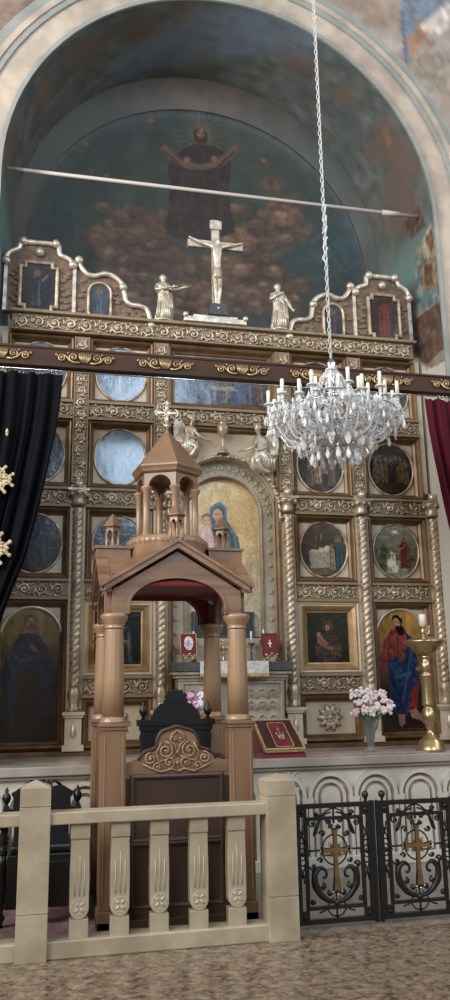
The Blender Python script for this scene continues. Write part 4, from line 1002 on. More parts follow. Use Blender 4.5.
def madonna(cv):
    cv.grad((.76, .72, .64), (.84, .74, .54)); cv.mix(np.clip((cv.v+.1)*1.2, 0, 1)*.6, (.84, .73, .52))
    # half-length figure; u -1..1 (width .91), v -1..1 (height 1.86)
    bl = (.36, .46, .54)
    cv.poly([(-.26, .40), (-.2, .60), (-.05, .68), (.10, .60), (.20, .42), (.42, .24), (.52, .0), (.52, -.6), (.5, -1), (-.5, -1), (-.4, -.4), (-.2, .1)], bl, fold=.25)
    cv.poly([(-.14, .35), (.08, .38), (.18, .1), (.1, -.3), (-.15, -.4)], (.58, .42, .42), fold=.2)
    cv.ell(-.06, .55, .235, .14, bl, .15); cv.ell(-.065, .53, .165, .115, (.25, .33, .40), .2); cv.ell(-.075, .515, .14, .10, (.82, .65, .53), .2, rot=-.15)
    cv.poly([(-.14, .43), (.0, .43), (.05, .32), (-.12, .32)], (.74, .57, .46))
    cv.poly([(-.52, .34), (-.36, .38), (-.22, .30), (-.15, .10), (-.2, -.2), (-.5, -.26), (-.68, -.14), (-.64, .15)], (.85, .73, .71), fold=.12)
    cv.ell(-.36, .46, .125, .085, (.40, .28, .20), .2); cv.ell(-.355, .445, .105, .075, (.84, .67, .55), .2)
    for x, y in ((-.125, .535), (-.035, .535), (-.39, .45), (-.31, .45)): cv.ell(x, y, .024, .009, (.16, .12, .1), .3)
    cv.stroke([(-.085, .525), (-.095, .49)], .008, (.62, .44, .35)); cv.ell(-.085, .463, .035, .009, (.66, .32, .28), .3); cv.ell(-.35, .412, .024, .007, (.66, .34, .3), .3)
    cv.stroke([(.2, .40), (.3, .1), (.1, -.1)], .02, (.24, .34, .43)); cv.stroke([(.33, .25), (.42, -.1), (.40, -.4)], .02, (.47, .57, .64)); cv.ell(-.15, -.1, .13, .04, (.80, .63, .51), .3); cv.ell(-.55, .22, .07, .03, (.83, .66, .54), .3)
    cv.stroke([(-.55, .1), (-.35, .0), (-.25, -.15)], .02, (.74, .60, .59))
painting('painted_panel', 'arch', RI+.01, .93, madonna, t, res=150, seed=50, arch=.455/.93)

def angel(px0, flip, label):
    c = at(*px0, YI-.05); t = empty('angel_statue', (c.x, YI-.04, c.z), label, 'statue'); s = flip
    # origin at hip; half reclining, arm pointing toward the chalice
    b = MB(); b.loft([(.02*s, -.02, -.26, .12, .06), (.0, -.03, -.18, .17, .08), (-.02*s, -.05, -.08, .15, .10), (-.03*s, -.06, 0, .115, .08), (-.03*s, -.05, .10, .085, .06), (-.03*s, -.05, .2, .10, .065), (-.03*s, -.05, .26, .06, .045)], 26, .12, 6)
    for k in range(7): b.tube([((-.14+.05*k)*s, -.11, .0-.01*k), ((-.10+.04*k)*s, -.13, -.10), ((-.02+.03*k)*s, -.08, -.24)], [.018, .02, .012], 6)
    b.build('robe', 'silver', t)
    t.scale = (.84,)*3 if s > 0 else (.72,)*3
    skin('head', [(-.04*s, -.05, .25, .025), (-.055*s, -.06, .30, .024), (-.08*s, -.075, .355, .046), (-.08*s, -.075, .385, .04)], [(0, 1), (1, 2), (2, 3)], 'silver', t)
    MB().ball((-.062*s, -.06, .385), .052, 10).build('hair', 'silver', t)
    skin('arm', [(-.08*s, -.08, .21, .034), (-.15*s, -.12, .08, .028), (-.27*s, -.12, .02, .02), (-.31*s, -.12, .015, .012)], [(0, 1), (1, 2), (2, 3)], 'silver', t)
    skin('arm', [(.03*s, -.07, .20, .034), (.02*s, -.13, .07, .028), (-.10*s, -.15, .03, .02), (-.14*s, -.15, .04, .012)], [(0, 1), (1, 2), (2, 3)], 'silver', t)
    hm = MB()
    for f in range(4): hm.tube([(-.31*s, -.12+.009*(f-1.5), .015), (-.345*s, -.12+.010*(f-1.5), .012-.002*f), (-.365*s, -.12+.010*(f-1.5), .002)], [.006, .0055, .004], 5)
    hm.tube([(-.305*s, -.135, .02), (-.32*s, -.145, .035), (-.335*s, -.145, .04)], [.007, .006, .004], 5); hm.build('hand', 'silver', t)
    skin('leg', [(-.02*s, -.09, -.05, .055), (-.12*s, -.16, -.12, .045), (-.04*s, -.12, -.24, .032), (.10*s, -.08, -.27, .024)], [(0, 1), (1, 2), (2, 3)], 'silver', t)
    for k_, (dx, dy) in enumerate(((.16, -.0), (.10, .02))):
        w = MB(); poly = [(0, 0), (.05, .18), (.12, .26), (.17, .22), (.18, .05), (.155, -.10), (.12, -.22), (.07, -.14)]
        w.prism([((dx-.1+x)*s, z+.10) for x, z in poly], -.045+dy, -.02+dy)
        for j in range(6): w.tube([((dx-.08+.02*j)*s, -.05+dy, .10+.12-.02*j), ((dx-.05+.022*j)*s, -.055+dy, .0), ((dx-.02+.018*j)*s, -.05+dy, -.08+.015*j)], [.016, .014, .008], 5)
        w.build('wing', 'silver', t)
    return t
angel((262, 455), 1, 'gilded winged angel statue leaning toward the chalice, right of the arch top')
angel((188, 442), -1, 'gilded angel statue with outstretched arm behind the canopy roof cross')
c = at(223, 458, YI-.05); t = empty('chalice', (c.x, YI-.06, ZS+RO+.02), 'gilded chalice standing at the crown of the niche arch', 'chalice')
MB().lathe([(.075, 0), (.07, .015), (.045, .04), (.02, .08), (.016, .13), (.028, .15), (.016, .17), (.018, .20), (.05, .23), (.065, .27), (.066, .34), (.06, .345)], 20).build('cup', 'gold', t)
b = MB().ball((0, 0, .37), .045, 10); [b.tube([(0, 0, .38), (.08*math.cos(a), 0, .38+.08*math.sin(a))], .006, 5) for a in [k*PI/6 for k in range(7)]]; b.build('host_with_rays', 'gold', t)

# ================================================================ altar
al = empty('altar', (XC, 8.68, BT), 'carved stone altar with dark granite top under the niche', 'altar')
hw = .645; b = MB().box(-hw+.07, hw-.07, .05, .34, 0, .74).box(-hw+.05, hw-.05, .02, .34, 0, .06); 
b.build('body', 'altarstone', al, .006)
b = MB(); b.sweep([(-hw, .8), (hw, .8), (hw, .81), (-hw, .81)], [(0, 0), (0, 0)]) if False else None
MB().box(-hw+.03, hw-.03, .01, .34, .76, .80).box(-hw+.0, hw-.0, -.02, .34, .795, .83).box(-hw+.06, hw-.06, .035, .34, .73, .765).build('cornice', 'altarstone', al, .008)
MB().box(-hw-.01, hw+.01, -.04, .34, .83, .925).build('altar_top', 'granite', al, .006)
cv = MB()
for sx in (-1, 1):
    for r in range(4):
        for c_ in range(3):
            x = sx*(.20+.12*c_); z = .16+r*.145
            if r == 3: z -= .02
            cv.sweep([(x+px_*.052, z+pz_*.065) for px_, pz_ in arc(0, 0, 1, -.5, PI+.5, 14)], [(-.006, .05), (-.005, .035), (.005, .035), (.006, .05)], closed=False, smooth=True)
            scroll_spiral(cv, x-.018, z-.0, .024, 1, 0, 1.2, .045, .005); scroll_spiral(cv, x+.018, z, .024, -1, PI, 1.2, .045, .005)
    cv.sweep([(sx*.33-.20, .07), (sx*.33+.20, .07), (sx*.33+.20, .70), (sx*.33-.20, .70)], [(0, .05), (.0, .03), (.015, .03), (.015, .05)])
cv.build('relief_carving', 'altarstone', al)
MB().box(-.055, .035, .025, .06, .03, .735).build('front_panel', 'darkmarble', al)
# white brocade altar cloth
b = MB(); x0, x1 = at(200, 670, 8.63).x, at(268.5, 670, 8.63).x
cl = empty('altar_cloth', ((x0+x1)/2, 8.62, BT+.925), 'white brocade cloth with gold fringe hanging over the altar edge', 'cloth')
w = (x1-x0)/2
MB().box(-w, w, .005, .39, 0.001, .008).box(-w, w, -.005, .008, -.125, .008).build('cloth', 'whitecloth', cl)
b = MB().box(-w, w, -.010, -.004, -.148, -.118)
for i in range(60): x = -w+2*w*(i+.5)/60; b.tube([(x, -.007, -.14), (x, -.007, -.165)], .005, 4)
b.build('gold_fringe', 'goldcloth', cl)
# retable steps behind
rt = empty('altar_shelf', (XC, 8.95, BT), 'pale stone stepped shelf standing behind the altar', 'shelf')
MB().box(-.60, .60, .08, .25, 0, 1.02).box(-.50, .50, .08, .30, 1.02, 1.10).box(-.42, .42, .10, .30, 1.10, 1.20).build('steps', 'altarstone', rt, .006)
t = empty('tabernacle_panel', (XC, 9.10, BT+1.20), 'dark panelled board with candle slots above the altar shelf', 'panel')
MB().box(-.36, .36, -.0, .05, 0, .30).build('board', 'darkmarble', t, .004)
MB().sweep(rectp(.33, .12, 0, .15), [(0, 0), (0, -.015), (.02, -.015), (.02, 0)]).build('moulding', 'granite', t)

def candle(px, py0, Y, zb_, h, label, stand=.28):
    c = at(px, py0, Y); t = empty('candlestick', (c.x, Y, zb_), label, 'candlestick')
    MB().lathe([(.05, 0), (.045, .012), (.015, .03), (.010, .08), (.018, .10), (.010, .12), (.010, stand-.05), (.02, stand-.03), (.045, stand-.015), (.045, stand-.008), (.012, stand)], 16).build('stem', 'granite', t)
    MB().lathe([(.011, stand), (.011, stand+h), (.002, stand+h+.01)], 10).build('candle', 'wax', t)
candle(251.5, 655, 8.98, BT+.925, .12, 'dark altar candlestick with white candle right of centre', .22)
candle(193.5, 655, 8.98, BT+.925, .12, 'dark altar candlestick with white candle left of centre', .22)
candle(264, 655, 9.0, BT+.925, .10, 'slim candlestick beside the red book with a white cross', .26)
# gold ornament seen between the canopy columns
c = at(223, 650, 9.0); t = empty('gilded_cross_ornament', (c.x, 9.0, BT+.925), 'small gilded ornament on the altar seen between the canopy columns', 'ornament')
b = MB().lathe([(.04, 0), (.02, .02), (.01, .05), (.012, .1)], 12).box(-.012, .012, -.01, .01, .1, .24).box(-.05, .05, -.01, .01, .155, .18)
for s_ in (-1, 1): b.ball((s_*.05, 0, .168), .018, 6)
b.ball((0, -.01, .167), .03, 8); b.ball((0, 0, .245), .018, 6); b.build('ornament_body', 'brass', t)

# red books on stands on the altar
def book(px, label, img):
    c = at(px, 661, 8.74); t = empty('standing_book', (c.x, 8.74, BT+.935), label, 'book', None, -.05)
    R_ = Matrix.Rotation(math.radians(-14), 4, 'X')@Matrix.Translation((0, 0, .05))
    b = MB(); b.box(-.088, .088, -.012, .012, 0, .255, R_); b.build('cover', 'maroon', t, .004)
    b = MB(); b.box(-.080, .084, .012, .032, .008, .248, R_); b.build('pages', 'goldcloth', t)
    b = MB(); b.sweep(rectp(.082, .122, 0, .128), [(0, -.013), (0, -.017), (.006, -.017), (.006, -.013)]); b.v = [tuple(R_@Vector(p)) for p in b.v]; b.build('border', 'maroondk' if img == 'cross' else 'goldcloth', t)
    b = MB()
    if img == 'cross': b.box(-.006, .006, -.018, -.012, .10, .18, R_).box(-.022, .022, -.018, -.012, .135, .147, R_); b.build('white_cross', 'wax', t)
    else:
        tt = painting('picture', 'ellipse', .05, .075, lambda cv: (cv.grad((.62, .48, .42), (.70, .60, .52)), figure(cv, 0, -.9, 1.7, (.55, .2, .18), (.30, .34, .45), .5, halo=(.8, .7, .45))), t, res=30); tt.matrix_local = R_@Matrix.Translation((.0, -.024, .145))
    b = MB()
    for s in (-1, 1):
        b.tube([(s*.075, -.02, .0), (s*.06, -.045, .03), (s*.03, -.05, .055), (0, -.05, .06)], .009, 6); b.tube([(s*.07, .06, 0), (s*.06, .03, .06), (s*.04, .02, .09)], .007, 6); b.ball((s*.06, -.045, .065), .015, 6); b.ball((s*.075, -.02, .008), .014, 6)
        scroll_spiral(b, s*.045, .03, .022, s, 0, 1.2, -.045, .006)
    b.ball((0, -.052, .075), .018, 6); b.build('stand', 'brass', t)
book(271, 'upright red book with a white cross on a gilt stand', 'cross')
book(189, 'upright red book with a picture cover left on the altar', 'pic')
# orchids on the bema before the altar
def blossoms(name, base, pts, r, m, label, vase=None, stems='leaf', m2=None):
    t = empty(name, base, label, 'flowers'); o = Vector(base)
    rng = random.Random(8); st = MB()
    for i, p in enumerate(pts):
        b = MB(); c = Vector(p)
        for k in range(9):
            a = 2*PI*k/9; tl = rng.uniform(.2, .9)
            e = c+Vector((math.cos(a)*r*tl, -abs(math.sin(a*2+i))*r*.5, math.sin(a)*r*tl))
            b.ball(tuple(e), r*.42, 6, sx=1, sy=.6, sz=.9)
        b.ball(tuple(c), r*.45, 6); b.build('blossom', (m2 if (m2 and i % 3 == 0) else m), t)
        st.tube([(c.x*.15, c.y*.2, -.02), (c.x*.45, c.y*.5, c.z*.6), tuple(c)], .004, 5)
    for k in range(22):
        a = rng.uniform(0, 2*PI); st.tube([(0, 0, .1*rng.random()), (.05*math.cos(a), .05*math.sin(a), .12+.1*rng.random()), (.11*math.cos(a), .09*math.sin(a), .17+.08*rng.random())], [.004, .014, .003], 5)
    st.build('stems', stems, t); return t
YV = 8.02; c = at(371, 748, YV)
k_ = YV/FPX*1.03
pts = [at(px, py, YV+dy)-Vector((c.x, YV, BT+.16)) for px, py, dy in ((352, 694, 0), (358, 703, -.03), (355, 712, .0), (366, 699, -.04), (365, 710, -.06), (374, 695, .03), (377, 706, -.05), (372, 715-4, -.08), (384, 700, .0), (383, 710, -.03), (390, 703, .02), (391-2, 709, .0), (360, 692, .06), (381, 693, .06), (368, 692, .08))]
t = blossoms('flower_bouquet', (c.x, YV, BT+.16), pts, .048, 'petal', 'bouquet of pale pink and white blossoms in a tall glass vase', m2='petalw')
v = empty('glass_vase', (c.x, YV, BT), 'tall clear glass vase on the sanctuary ledge', 'vase')
MB().lathe([(.055, 0), (.06, .008), (.035, .02), (.03, .05), (.045, .15), (.062, .30), (.072, .36), (.068, .36), (.057, .29), (.040, .15), (.022, .06), (.002, .055)], 12, smooth=False).build('vase_body', 'glass', v)
b = MB(); rng = random.Random(2)
for k in range(14): a = rng.uniform(0, 6.28); r1 = rng.uniform(.0, .02); b.tube([(r1*math.cos(a), r1*math.sin(a), .06), (r1*1.8*math.cos(a+.4), r1*1.8*math.sin(a+.4), .34)], .0055, 5)
o = b.build('flower_stems', 'leaf', t); o.location = (0, 0, -.16)
c = at(193, 708, 8.2); pts = [at(px, py, 8.2+dy)-Vector((c.x, 8.2, BT+.2)) for px, py, dy in ((184, 698, 0), (190, 696, -.03), (196, 699, .0), (201, 696, 0), (187, 705, -.03), (194, 706, -.05), (200, 704, -.02), (182, 706, .02), (204, 702, .02))]
blossoms('orchid_pot', (c.x, 8.2, BT+.2), pts, .045, 'magenta', 'magenta and white orchid in a pot in front of the altar', m2='petalw')
MB().lathe([(.06, -.2), (.075, -.195), (.09, -.03), (.095, -.02), (.085, -.02), (.08, -.04)], 18).build('pot', 'wax', [o for o in col.objects if o.name.startswith('orchid_pot')][0])
# ================================================================ curtain beam and curtains
YB_ = 7.80
bm = empty('curtain_beam', (2, YB_, 4.85), 'long dark brown wooden beam with gold scrolls carrying the curtains', 'beam')
MB().box(-4.5, 7.4, 0, .12, -.08, .11).box(-4.5, 7.4, -.012, .13, .10, .125).build('beam_body', 'beam', bm, .004)
for x in (-3.6, 5.9): MB().box(x, x+.12, .12, YF-YB_+.02, -.075, .1).build('bracket', 'beam', bm)
def beam_scroll():
    b = MB()
    for s in (-1, 1):
        b.tube([(s*.05, -.010, -.045), (s*.10, -.014, -.052), (s*.155, -.014, -.03), (s*.185, -.014, .01), (s*.22, -.012, .03)], [.010, .011, .011, .010, .008], 6, sy=.8)
        scroll_spiral(b, s*.115, .005, .047, s, -PI/2, 1.5, -.008, .0085); scroll_spiral(b, s*.225, -.008, .040, -s, PI/2, 1.5, -.008, .0085); scroll_spiral(b, s*.275, .020, .016, -s, PI/2, 1.0, -.008, .006)
        b.ball((s*.17, -.012, .045), .010, 6)
    for k in range(-3, 4): b.tube([(k*.008, -.012, -.05), (k*.017, -.022, .0), (k*.019, -.014, .050)], [.006, .009, .008], 5)
    return b
bsm = mesh_of(beam_scroll(), 'gilded_scroll', 'ornament')
xs = [at(px, py, YB_).x for px, py in ((85, 356), (242, 368))]
dx = (xs[-1]-xs[0])/2
for i in range(-4, 9): inst('gilded_scroll', bsm, bm, (xs[0]+i*dx-2, -.004, .018))
rod = tag(MB().tube([(-4.4, YB_+.05, 4.745), (7.3, YB_+.05, 4.745)], .010, 8).build('curtain_rod', 'chrome'), 'thin metal curtain rod under the dark beam', 'rod')
def curtain(name, L, R, m, label, ztop, nf, amp=.045, seed=0):
    """L, R: functions v -> x ; v 0 top .. 1 bottom"""
    t = empty(name, (0, YB_+.05, ztop), label, 'curtain'); nu, nv = 260, 60; pos = []
    H = ztop-1.1
    for j in range(nv):
        v = j/(nv-1)
        for i in range(nu):
            u = i/(nu-1); x = L(v)+(R(v)-L(v))*u
            ph = 2*PI*nf*u+.8*math.sin(5*u+v*2)+seed
            a = amp*(.45+.55*min(1, v*3))
            sag = .02*abs(math.sin(PI*nf*.8*u)) if j == 0 else 0
            pos.append((x+.018*math.sin(ph*.5+v*3), a*math.sin(ph)+a*.4*math.sin(2.3*ph+v*4), -H*v-sag))
    faces = [(j*nu+i, j*nu+i+1, (j+1)*nu+i+1, (j+1)*nu+i) for j in range(nv-1) for i in range(nu-1)]
    me = bpy.data.meshes.new('fabric'); me.from_pydata(pos, [], faces); me.polygons.foreach_set('use_smooth', [True]*len(faces))
    o = link('fabric', me, m, t); s = o.modifiers.new('thick', 'SOLIDIFY'); s.thickness = .006
    rg = mesh_of(MB().tube([(0, .018*math.cos(a), .018*math.sin(a)) for a in [2*PI*k/10 for k in range(10)]], .004, 5, closed=True).tube([(0, 0, -.016), (0, .0, -.045)], .003, 4), 'curtain_ring', 'chrome')
    n = int((R(0)-L(0))/.045)
    for k in range(min(n, 60)): inst('curtain_ring', rg, t, (R(0)-.01-k*.045, 0, .028))
    return t
EL = [at(px, py, YB_+.05) for px, py in ((62, 374), (60, 400), (56, 430), (50, 460), (44, 490), (37, 520), (28, 555), (14, 590), (3, 620), (-8, 650), (-20, 700), (-28, 760))]
zt_ = 4.715
def edge(E_):
    zs = [p.z for p in E_][::-1]; xs = [p.x for p in E_][::-1]
    return lambda v: float(np.interp(zt_-(zt_-1.1)*v, zs, xs))
cl_ = curtain('altar_curtain', lambda v: -2.3+.2*v, edge(EL), 'navy', 'dark navy velvet curtain drawn aside at the left of the beam', zt_, 17)
ER = [at(px, py, YB_+.05) for px, py in ((423, 393), (425, 410), (428, 430), (433, 455), (440, 485), (450, 525), (462, 570), (480, 640), (490, 700), (498, 760))]
curtain('altar_curtain', edge(ER), lambda v: 6.9-.1*v, 'maroonc', 'maroon velvet curtain hanging at the right end of the beam', zt_, 20, seed=2)
# embroidered crosses on the navy curtain (their right halves reach into view)
def embroidery(px, py, s, name):
    c = at(px, py, YB_-.05); b = MB()
    for a in (0, PI/2, PI, 3*PI/2):
        ca, sa = math.cos(a), math.sin(a)
        P_ = [(0, .02), (.09, .018), (.13, .05), (.16, .075)]; 
        for q in (-1, 1):
            b.tube([(x*ca-z*q*sa, 0, x*sa+z*q*ca) for x, z in P_], [.02, .018, .02, .012], 6, sy=.4)
            b.ball(((.155*ca-.07*q*sa), 0, (.155*sa+.07*q*ca)), .022, 6, sy=.4); b.tube([(.04*ca-.02*q*sa, 0, .04*sa+.02*q*ca), (.07*ca-.06*q*sa, 0, .07*sa+.06*q*ca), (.11*ca-.05*q*sa, 0, .11*sa+.05*q*ca)], [.012, .018, .010], 6, sy=.4)
        b.ball((.12*ca, 0, .12*sa), .03, 6, sy=.4)
    b.ball((0, 0, 0), .04, 8, sy=.4); b.v = [(x*s, y, z*s) for x, y, z in b.v]
    o = b.build(name, 'embroid', cl_); o.location = (c.x, -.095, c.z-zt_)
embroidery(-1, 479, .80, 'embroidered_cross'); embroidery(-6, 548, .9, 'embroidered_cross')
o = MB().ball((0, 0, 0), .03, 6, sx=.5, sy=.3, sz=1.3).build('embroidered_drop', 'embroid', cl_); c = at(7, 432, YB_-.05); o.location = (c.x, -.09, c.z-zt_)

# ================================================================ chandelier
ch = empty('chandelier', (2.668, 7.0, 4.0), 'large crystal chandelier with many white candles hanging on a long chain', 'chandelier')
b = MB(); b.lathe([(.012, .72), (.03, .70), (.05, .66), (.03, .6), (.02, .5), (.035, .42), (.06, .36), (.04, .3), (.03, .1), (.05, .05), (.07, 0), (.04, -.08), (.015, -.14), (.003, -.17)], 14).build('stem', 'chrome', ch)
b = MB()
for k in range(150):     # chain links up to the ceiling
    z = .74+k*.055; v = k % 2
    b.tube([((.016*math.cos(a)) if v else 0, 0 if v else .016*math.cos(a), z+.034*math.sin(a)) for a in [2*PI*j/8 for j in range(8)]], .0046, 4, closed=True)
b.tube([(0.01, 0, .72), (.014, .01, 3), (.01, -.01, 6), (.012, .0, 9.0)], .007, 5)
b.build('chain', 'cord', ch)
b = MB()
for k in range(5): b.tube([(.02*math.cos(k), .02*math.sin(k), 1.7+.12*k), (-.025*math.cos(k), .02, 1.8+.12*k), (.02, -.02, 1.9+.12*k)], .008, 5)
b.build('cable_twist', 'cord', ch)
NA = 24
def crystal_bell(): return MB().lathe([(.052, .0), (.045, .012), (.02, .0), (.012, -.03), (.02, -.045), (.004, -.06)], 10, smooth=False)
arm = MB(); arm.tube([(.05, 0, .02), (.15, 0, -.10), (.30, 0, -.16), (.45, 0, -.10), (.55, 0, .06), (.60, 0, .16), (.60, 0, .20)], .011, 6)
arm_m = mesh_of(arm, 'arm', 'crystalw'); bell_m = mesh_of(crystal_bell(), 'drip_pan', 'crystalw')
can_m = mesh_of(MB().lathe([(.018, 0), (.018, .140), (.013, .147), (.002, .15)], 8), 'candle', 'wax')
arm2 = MB(); arm2.tube([(.04, 0, .10), (.15, 0, .06), (.27, 0, .10), (.33, 0, .22), (.34, 0, .27)], .010, 6); arm2_m = mesh_of(arm2, 'arm', 'crystalw')
def drop_mesh(s, f=6):
    return MB().lathe([(.002, .0), (.004*1, -.008), (.010*s, -.02*s-.008), (.016*s, -.045*s-.008), (.011*s, -.062*s-.008), (.002, -.07*s-.008)], f, smooth=False)
drops = [mesh_of(drop_mesh(s, f), 'crystal_pendant', m) for s, f, m in ((1.05, 6, 'crystal'), (1.3, 5, 'crystalw'), (.9, 6, 'crystalw'))]
flat = mesh_of(MB().lathe([(.003, 0), (.02, -.03), (.026, -.06), (.014, -.085), (.002, -.10)], 6, smooth=False, sy=.45), 'crystal_pendant', 'crystal')
rng = random.Random(5); nd = 0
for k in range(NA):
    a = 2*PI*(k+.5)/NA; rr = .62 if k % 2 else .56
    A = clone(bpy.data.objects.new('arm', arm_m), ch, (0, 0, 0), a, (rr/.60, 1, 1)); A.name = 'arm'
    x, y = rr*math.cos(a), rr*math.sin(a)
    z = .20+(.03 if k % 2 else 0)
    clone(bpy.data.objects.new('drip_pan', bell_m), ch, (x, y, z)); clone(bpy.data.objects.new('candle', can_m), ch, (x, y, z))
    for q in range(3):
        aa = a+rng.uniform(-.1, .1); r2 = rr+rng.uniform(-.03, .05)
        clone(bpy.data.objects.new('crystal_pendant', rng.choice(drops+[flat])), ch, (r2*math.cos(aa), r2*math.sin(aa), z-.06-q*.085), rng.uniform(0, 6), (1, 1, 1)); nd += 1
for k in range(10):
    a = 2*PI*(k+.2)/10; x, y = .34*math.cos(a), .34*math.sin(a)
    clone(bpy.data.objects.new('arm', arm2_m), ch, (0, 0, 0), a)
    clone(bpy.data.objects.new('drip_pan', bell_m), ch, (x, y, .28)); clone(bpy.data.objects.new('candle', can_m), ch, (x, y, .28))
for k in range(28):
    a = 2*PI*k/28; r2 = .34 if k % 2 else .22; clone(bpy.data.objects.new('crystal_pendant', flat if k % 2 else drops[1]), ch, (r2*math.cos(a), r2*math.sin(a), -.12-(.10 if r2 < .3 else 0)), rng.uniform(0, 6), (1.25, 1.25, 1.25))
# the many smaller crystals: beaded swags and drops
b = MB(); bw = MB()
def bead(bb, c, r, e=1.6):
    k = len(bb.v); x, y, z = c
    a = rng.uniform(0, PI); ca, sa = r*math.cos(a), r*math.sin(a)
    bb.add([(x, y, z+r*e), (x+ca, y+sa, z), (x-sa, y+ca, z), (x-ca, y-sa, z), (x+sa, y-ca, z), (x, y, z-r*e)], [(0, 1, 2), (0, 2, 3), (0, 3, 4), (0, 4, 1), (5, 2, 1), (5, 3, 2), (5, 4, 3), (5, 1, 4)])
for k in range(NA):                   # swags from the crown to the ring and between arms
    a = 2*PI*(k+.5)/NA
    for j in range(20):
        t = j/19; r = .05+.53*t; z = .58*(1-t)**1.8+.10*t+.02
        bead(b if j % 2 else bw, (r*math.cos(a), r*math.sin(a), z), .010+.004*(j % 3))
    a2 = 2*PI*(k+1.5)/NA
    for j in range(9):
        t = (j+.5)/9; aa = a*(1-t)+a2*t; z = .16-.11*math.sin(PI*t); bead(b if j % 2 else bw, (.60*math.cos(aa), .60*math.sin(aa), z), .011)
for k in range(760):                  # drops around arms and lower bowl
    a = rng.uniform(0, 2*PI); r = .66*math.sqrt(rng.uniform(.03, 1)); zb0 = -.26+.34*(r/.66)**2.2
    z = rng.uniform(zb0, .12+.2*(1-r/.66)); s = rng.uniform(.011, .021); bead(b if rng.random() < .55 else bw, (r*math.cos(a), r*math.sin(a), z), s, rng.uniform(1.2, 2.6))
for k in range(34):                   # bottom row
    a = rng.uniform(0, 2*PI); r = .40*math.sqrt(rng.random()); bead(b, (r*math.cos(a), r*math.sin(a), -.30+.15*(r/.4)**2), .020, 1.7)
tag(b.build('crystal_beads', 'crystal', ch), kind='stuff'); tag(bw.build('crystal_beads', 'crystalw', ch), kind='stuff')
b = MB()
for r, z in ((.30, .05), (.45, -.04), (.60, .12), (.2, .30), (.16, -.12)): b.tube([(r*math.cos(2*PI*k/36), r*math.sin(2*PI*k/36), z) for k in range(36)], .007, 5, closed=True)
b.build('ring', 'chrome', ch)

# ================================================================ wooden canopy (bishop's throne)
OX, OY = 1.040, 6.80
cn = empty('wooden_canopy', (OX, OY, 0), 'brown wooden throne canopy on four round columns with a turreted church shaped roof', 'canopy')
A_ = .478
post = MB().box(-.10, .10, -.10, .10, 0, .12).box(-.088, .088, -.088, .088, .12, 1.36)
post.box(-.108, .108, -.108, .108, 1.36, 1.385).box(-.098, .098, -.098, .098, 1.335, 1.36)
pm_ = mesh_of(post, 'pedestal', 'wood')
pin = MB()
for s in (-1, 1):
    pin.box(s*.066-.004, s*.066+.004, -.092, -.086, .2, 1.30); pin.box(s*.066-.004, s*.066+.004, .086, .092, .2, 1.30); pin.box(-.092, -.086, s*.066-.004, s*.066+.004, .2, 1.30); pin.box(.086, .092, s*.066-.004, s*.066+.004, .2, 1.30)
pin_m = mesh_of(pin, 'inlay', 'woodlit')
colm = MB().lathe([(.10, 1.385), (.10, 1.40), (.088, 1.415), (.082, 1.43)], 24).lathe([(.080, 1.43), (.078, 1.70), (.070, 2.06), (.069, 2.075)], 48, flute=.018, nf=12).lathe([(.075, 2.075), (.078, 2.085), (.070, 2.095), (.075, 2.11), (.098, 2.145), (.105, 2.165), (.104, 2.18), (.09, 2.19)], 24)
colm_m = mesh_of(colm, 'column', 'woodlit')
for sx in (-1, 1):
    for sy in (-1, 1):
        p = inst('pedestal', pm_, cn, (sx*A_, sy*A_, 0)); p.modifiers.new('b', 'BEVEL').width = .004; inst('inlay', pin_m, p); inst('column', colm_m, cn, (sx*A_, sy*A_, 0))
# cross-gabled roof
G = .548; zE, zA, zL = 2.395, 2.725, 2.185; GY = .54
def gable(sgn, axis):
    out = [(-G+.045, zL), (-G+.045, zE-.03), (0, zA-.05), (G-.045, zE-.03), (G-.045, zL)]
    ar = arc(0, 2.245, .375, 0, PI, 30, rz=.225)
    poly = [(-G+.045, zL), (-.40, zL), (-.375, 2.245)][::-1]
    full_out = [(G-.045, zL)]+[(G-.045-(2*G-.09)*i/32, (zE-.03)+(zA-.02-zE)*(1-abs(1-2*i/32))) for i in range(33)]+[(-G+.045, zL)]
    inn_ = [(.375, zL)]+arc(0, 2.245, .375, 0, PI, 32, rz=.225)+[(-.375, zL)]
    b = MB(); b.strip(full_out, inn_, -GY, -GY+.045)
    b.sweep([(.375, zL)]+arc(0, 2.245, .375, 0, PI, 32, rz=.225)+[(-.375, zL)], [(-.01, -GY), (-.01, -GY-.008), (.012, -GY-.008), (.012, -GY)], closed=False)
    for s in (-1, 1):   # raking cornice
        P_ = [(s*(G+.02), zE-.045), (s*(G+.02), zE), (0, zA+.02), (0, zA-.03)]
        b.prism(P_, -GY-.05, -GY+.03); P2 = [(s*(G+.035), zE-.008), (s*(G+.035), zE+.022), (0, zA+.045), (0, zA+.015)]; b.prism(P2, -GY-.065, -GY+.03)
    R_ = {('y', -1): 0, ('y', 1): PI, ('x', 1): PI/2, ('x', -1): -PI/2}[(axis, sgn)]
    b.v = [tuple(Matrix.Rotation(R_, 4, 'Z')@Vector(p)) for p in b.v]
    return b
for ax, sg in (('y', -1), ('y', 1), ('x', -1), ('x', 1)): gable(sg, ax).build('gable', 'woodgrain', cn, .003)
for k_ in range(4):
    b = MB(); b.strip([(.45, 2.19)]+[(.45-.9*i/32, 2.505) for i in range(33)]+[(-.45, 2.19)], [(.372, 2.19)]+arc(0, 2.245, .372, 0, PI, 32, rz=.222)+[(-.372, 2.19)], -GY+.046, -GY+.056)
    b.v = [tuple(Matrix.Rotation(k_*PI/2, 4, 'Z')@Vector(p)) for p in b.v]; b.build('red_cloth_valance', 'maroon', cn)
b = MB()
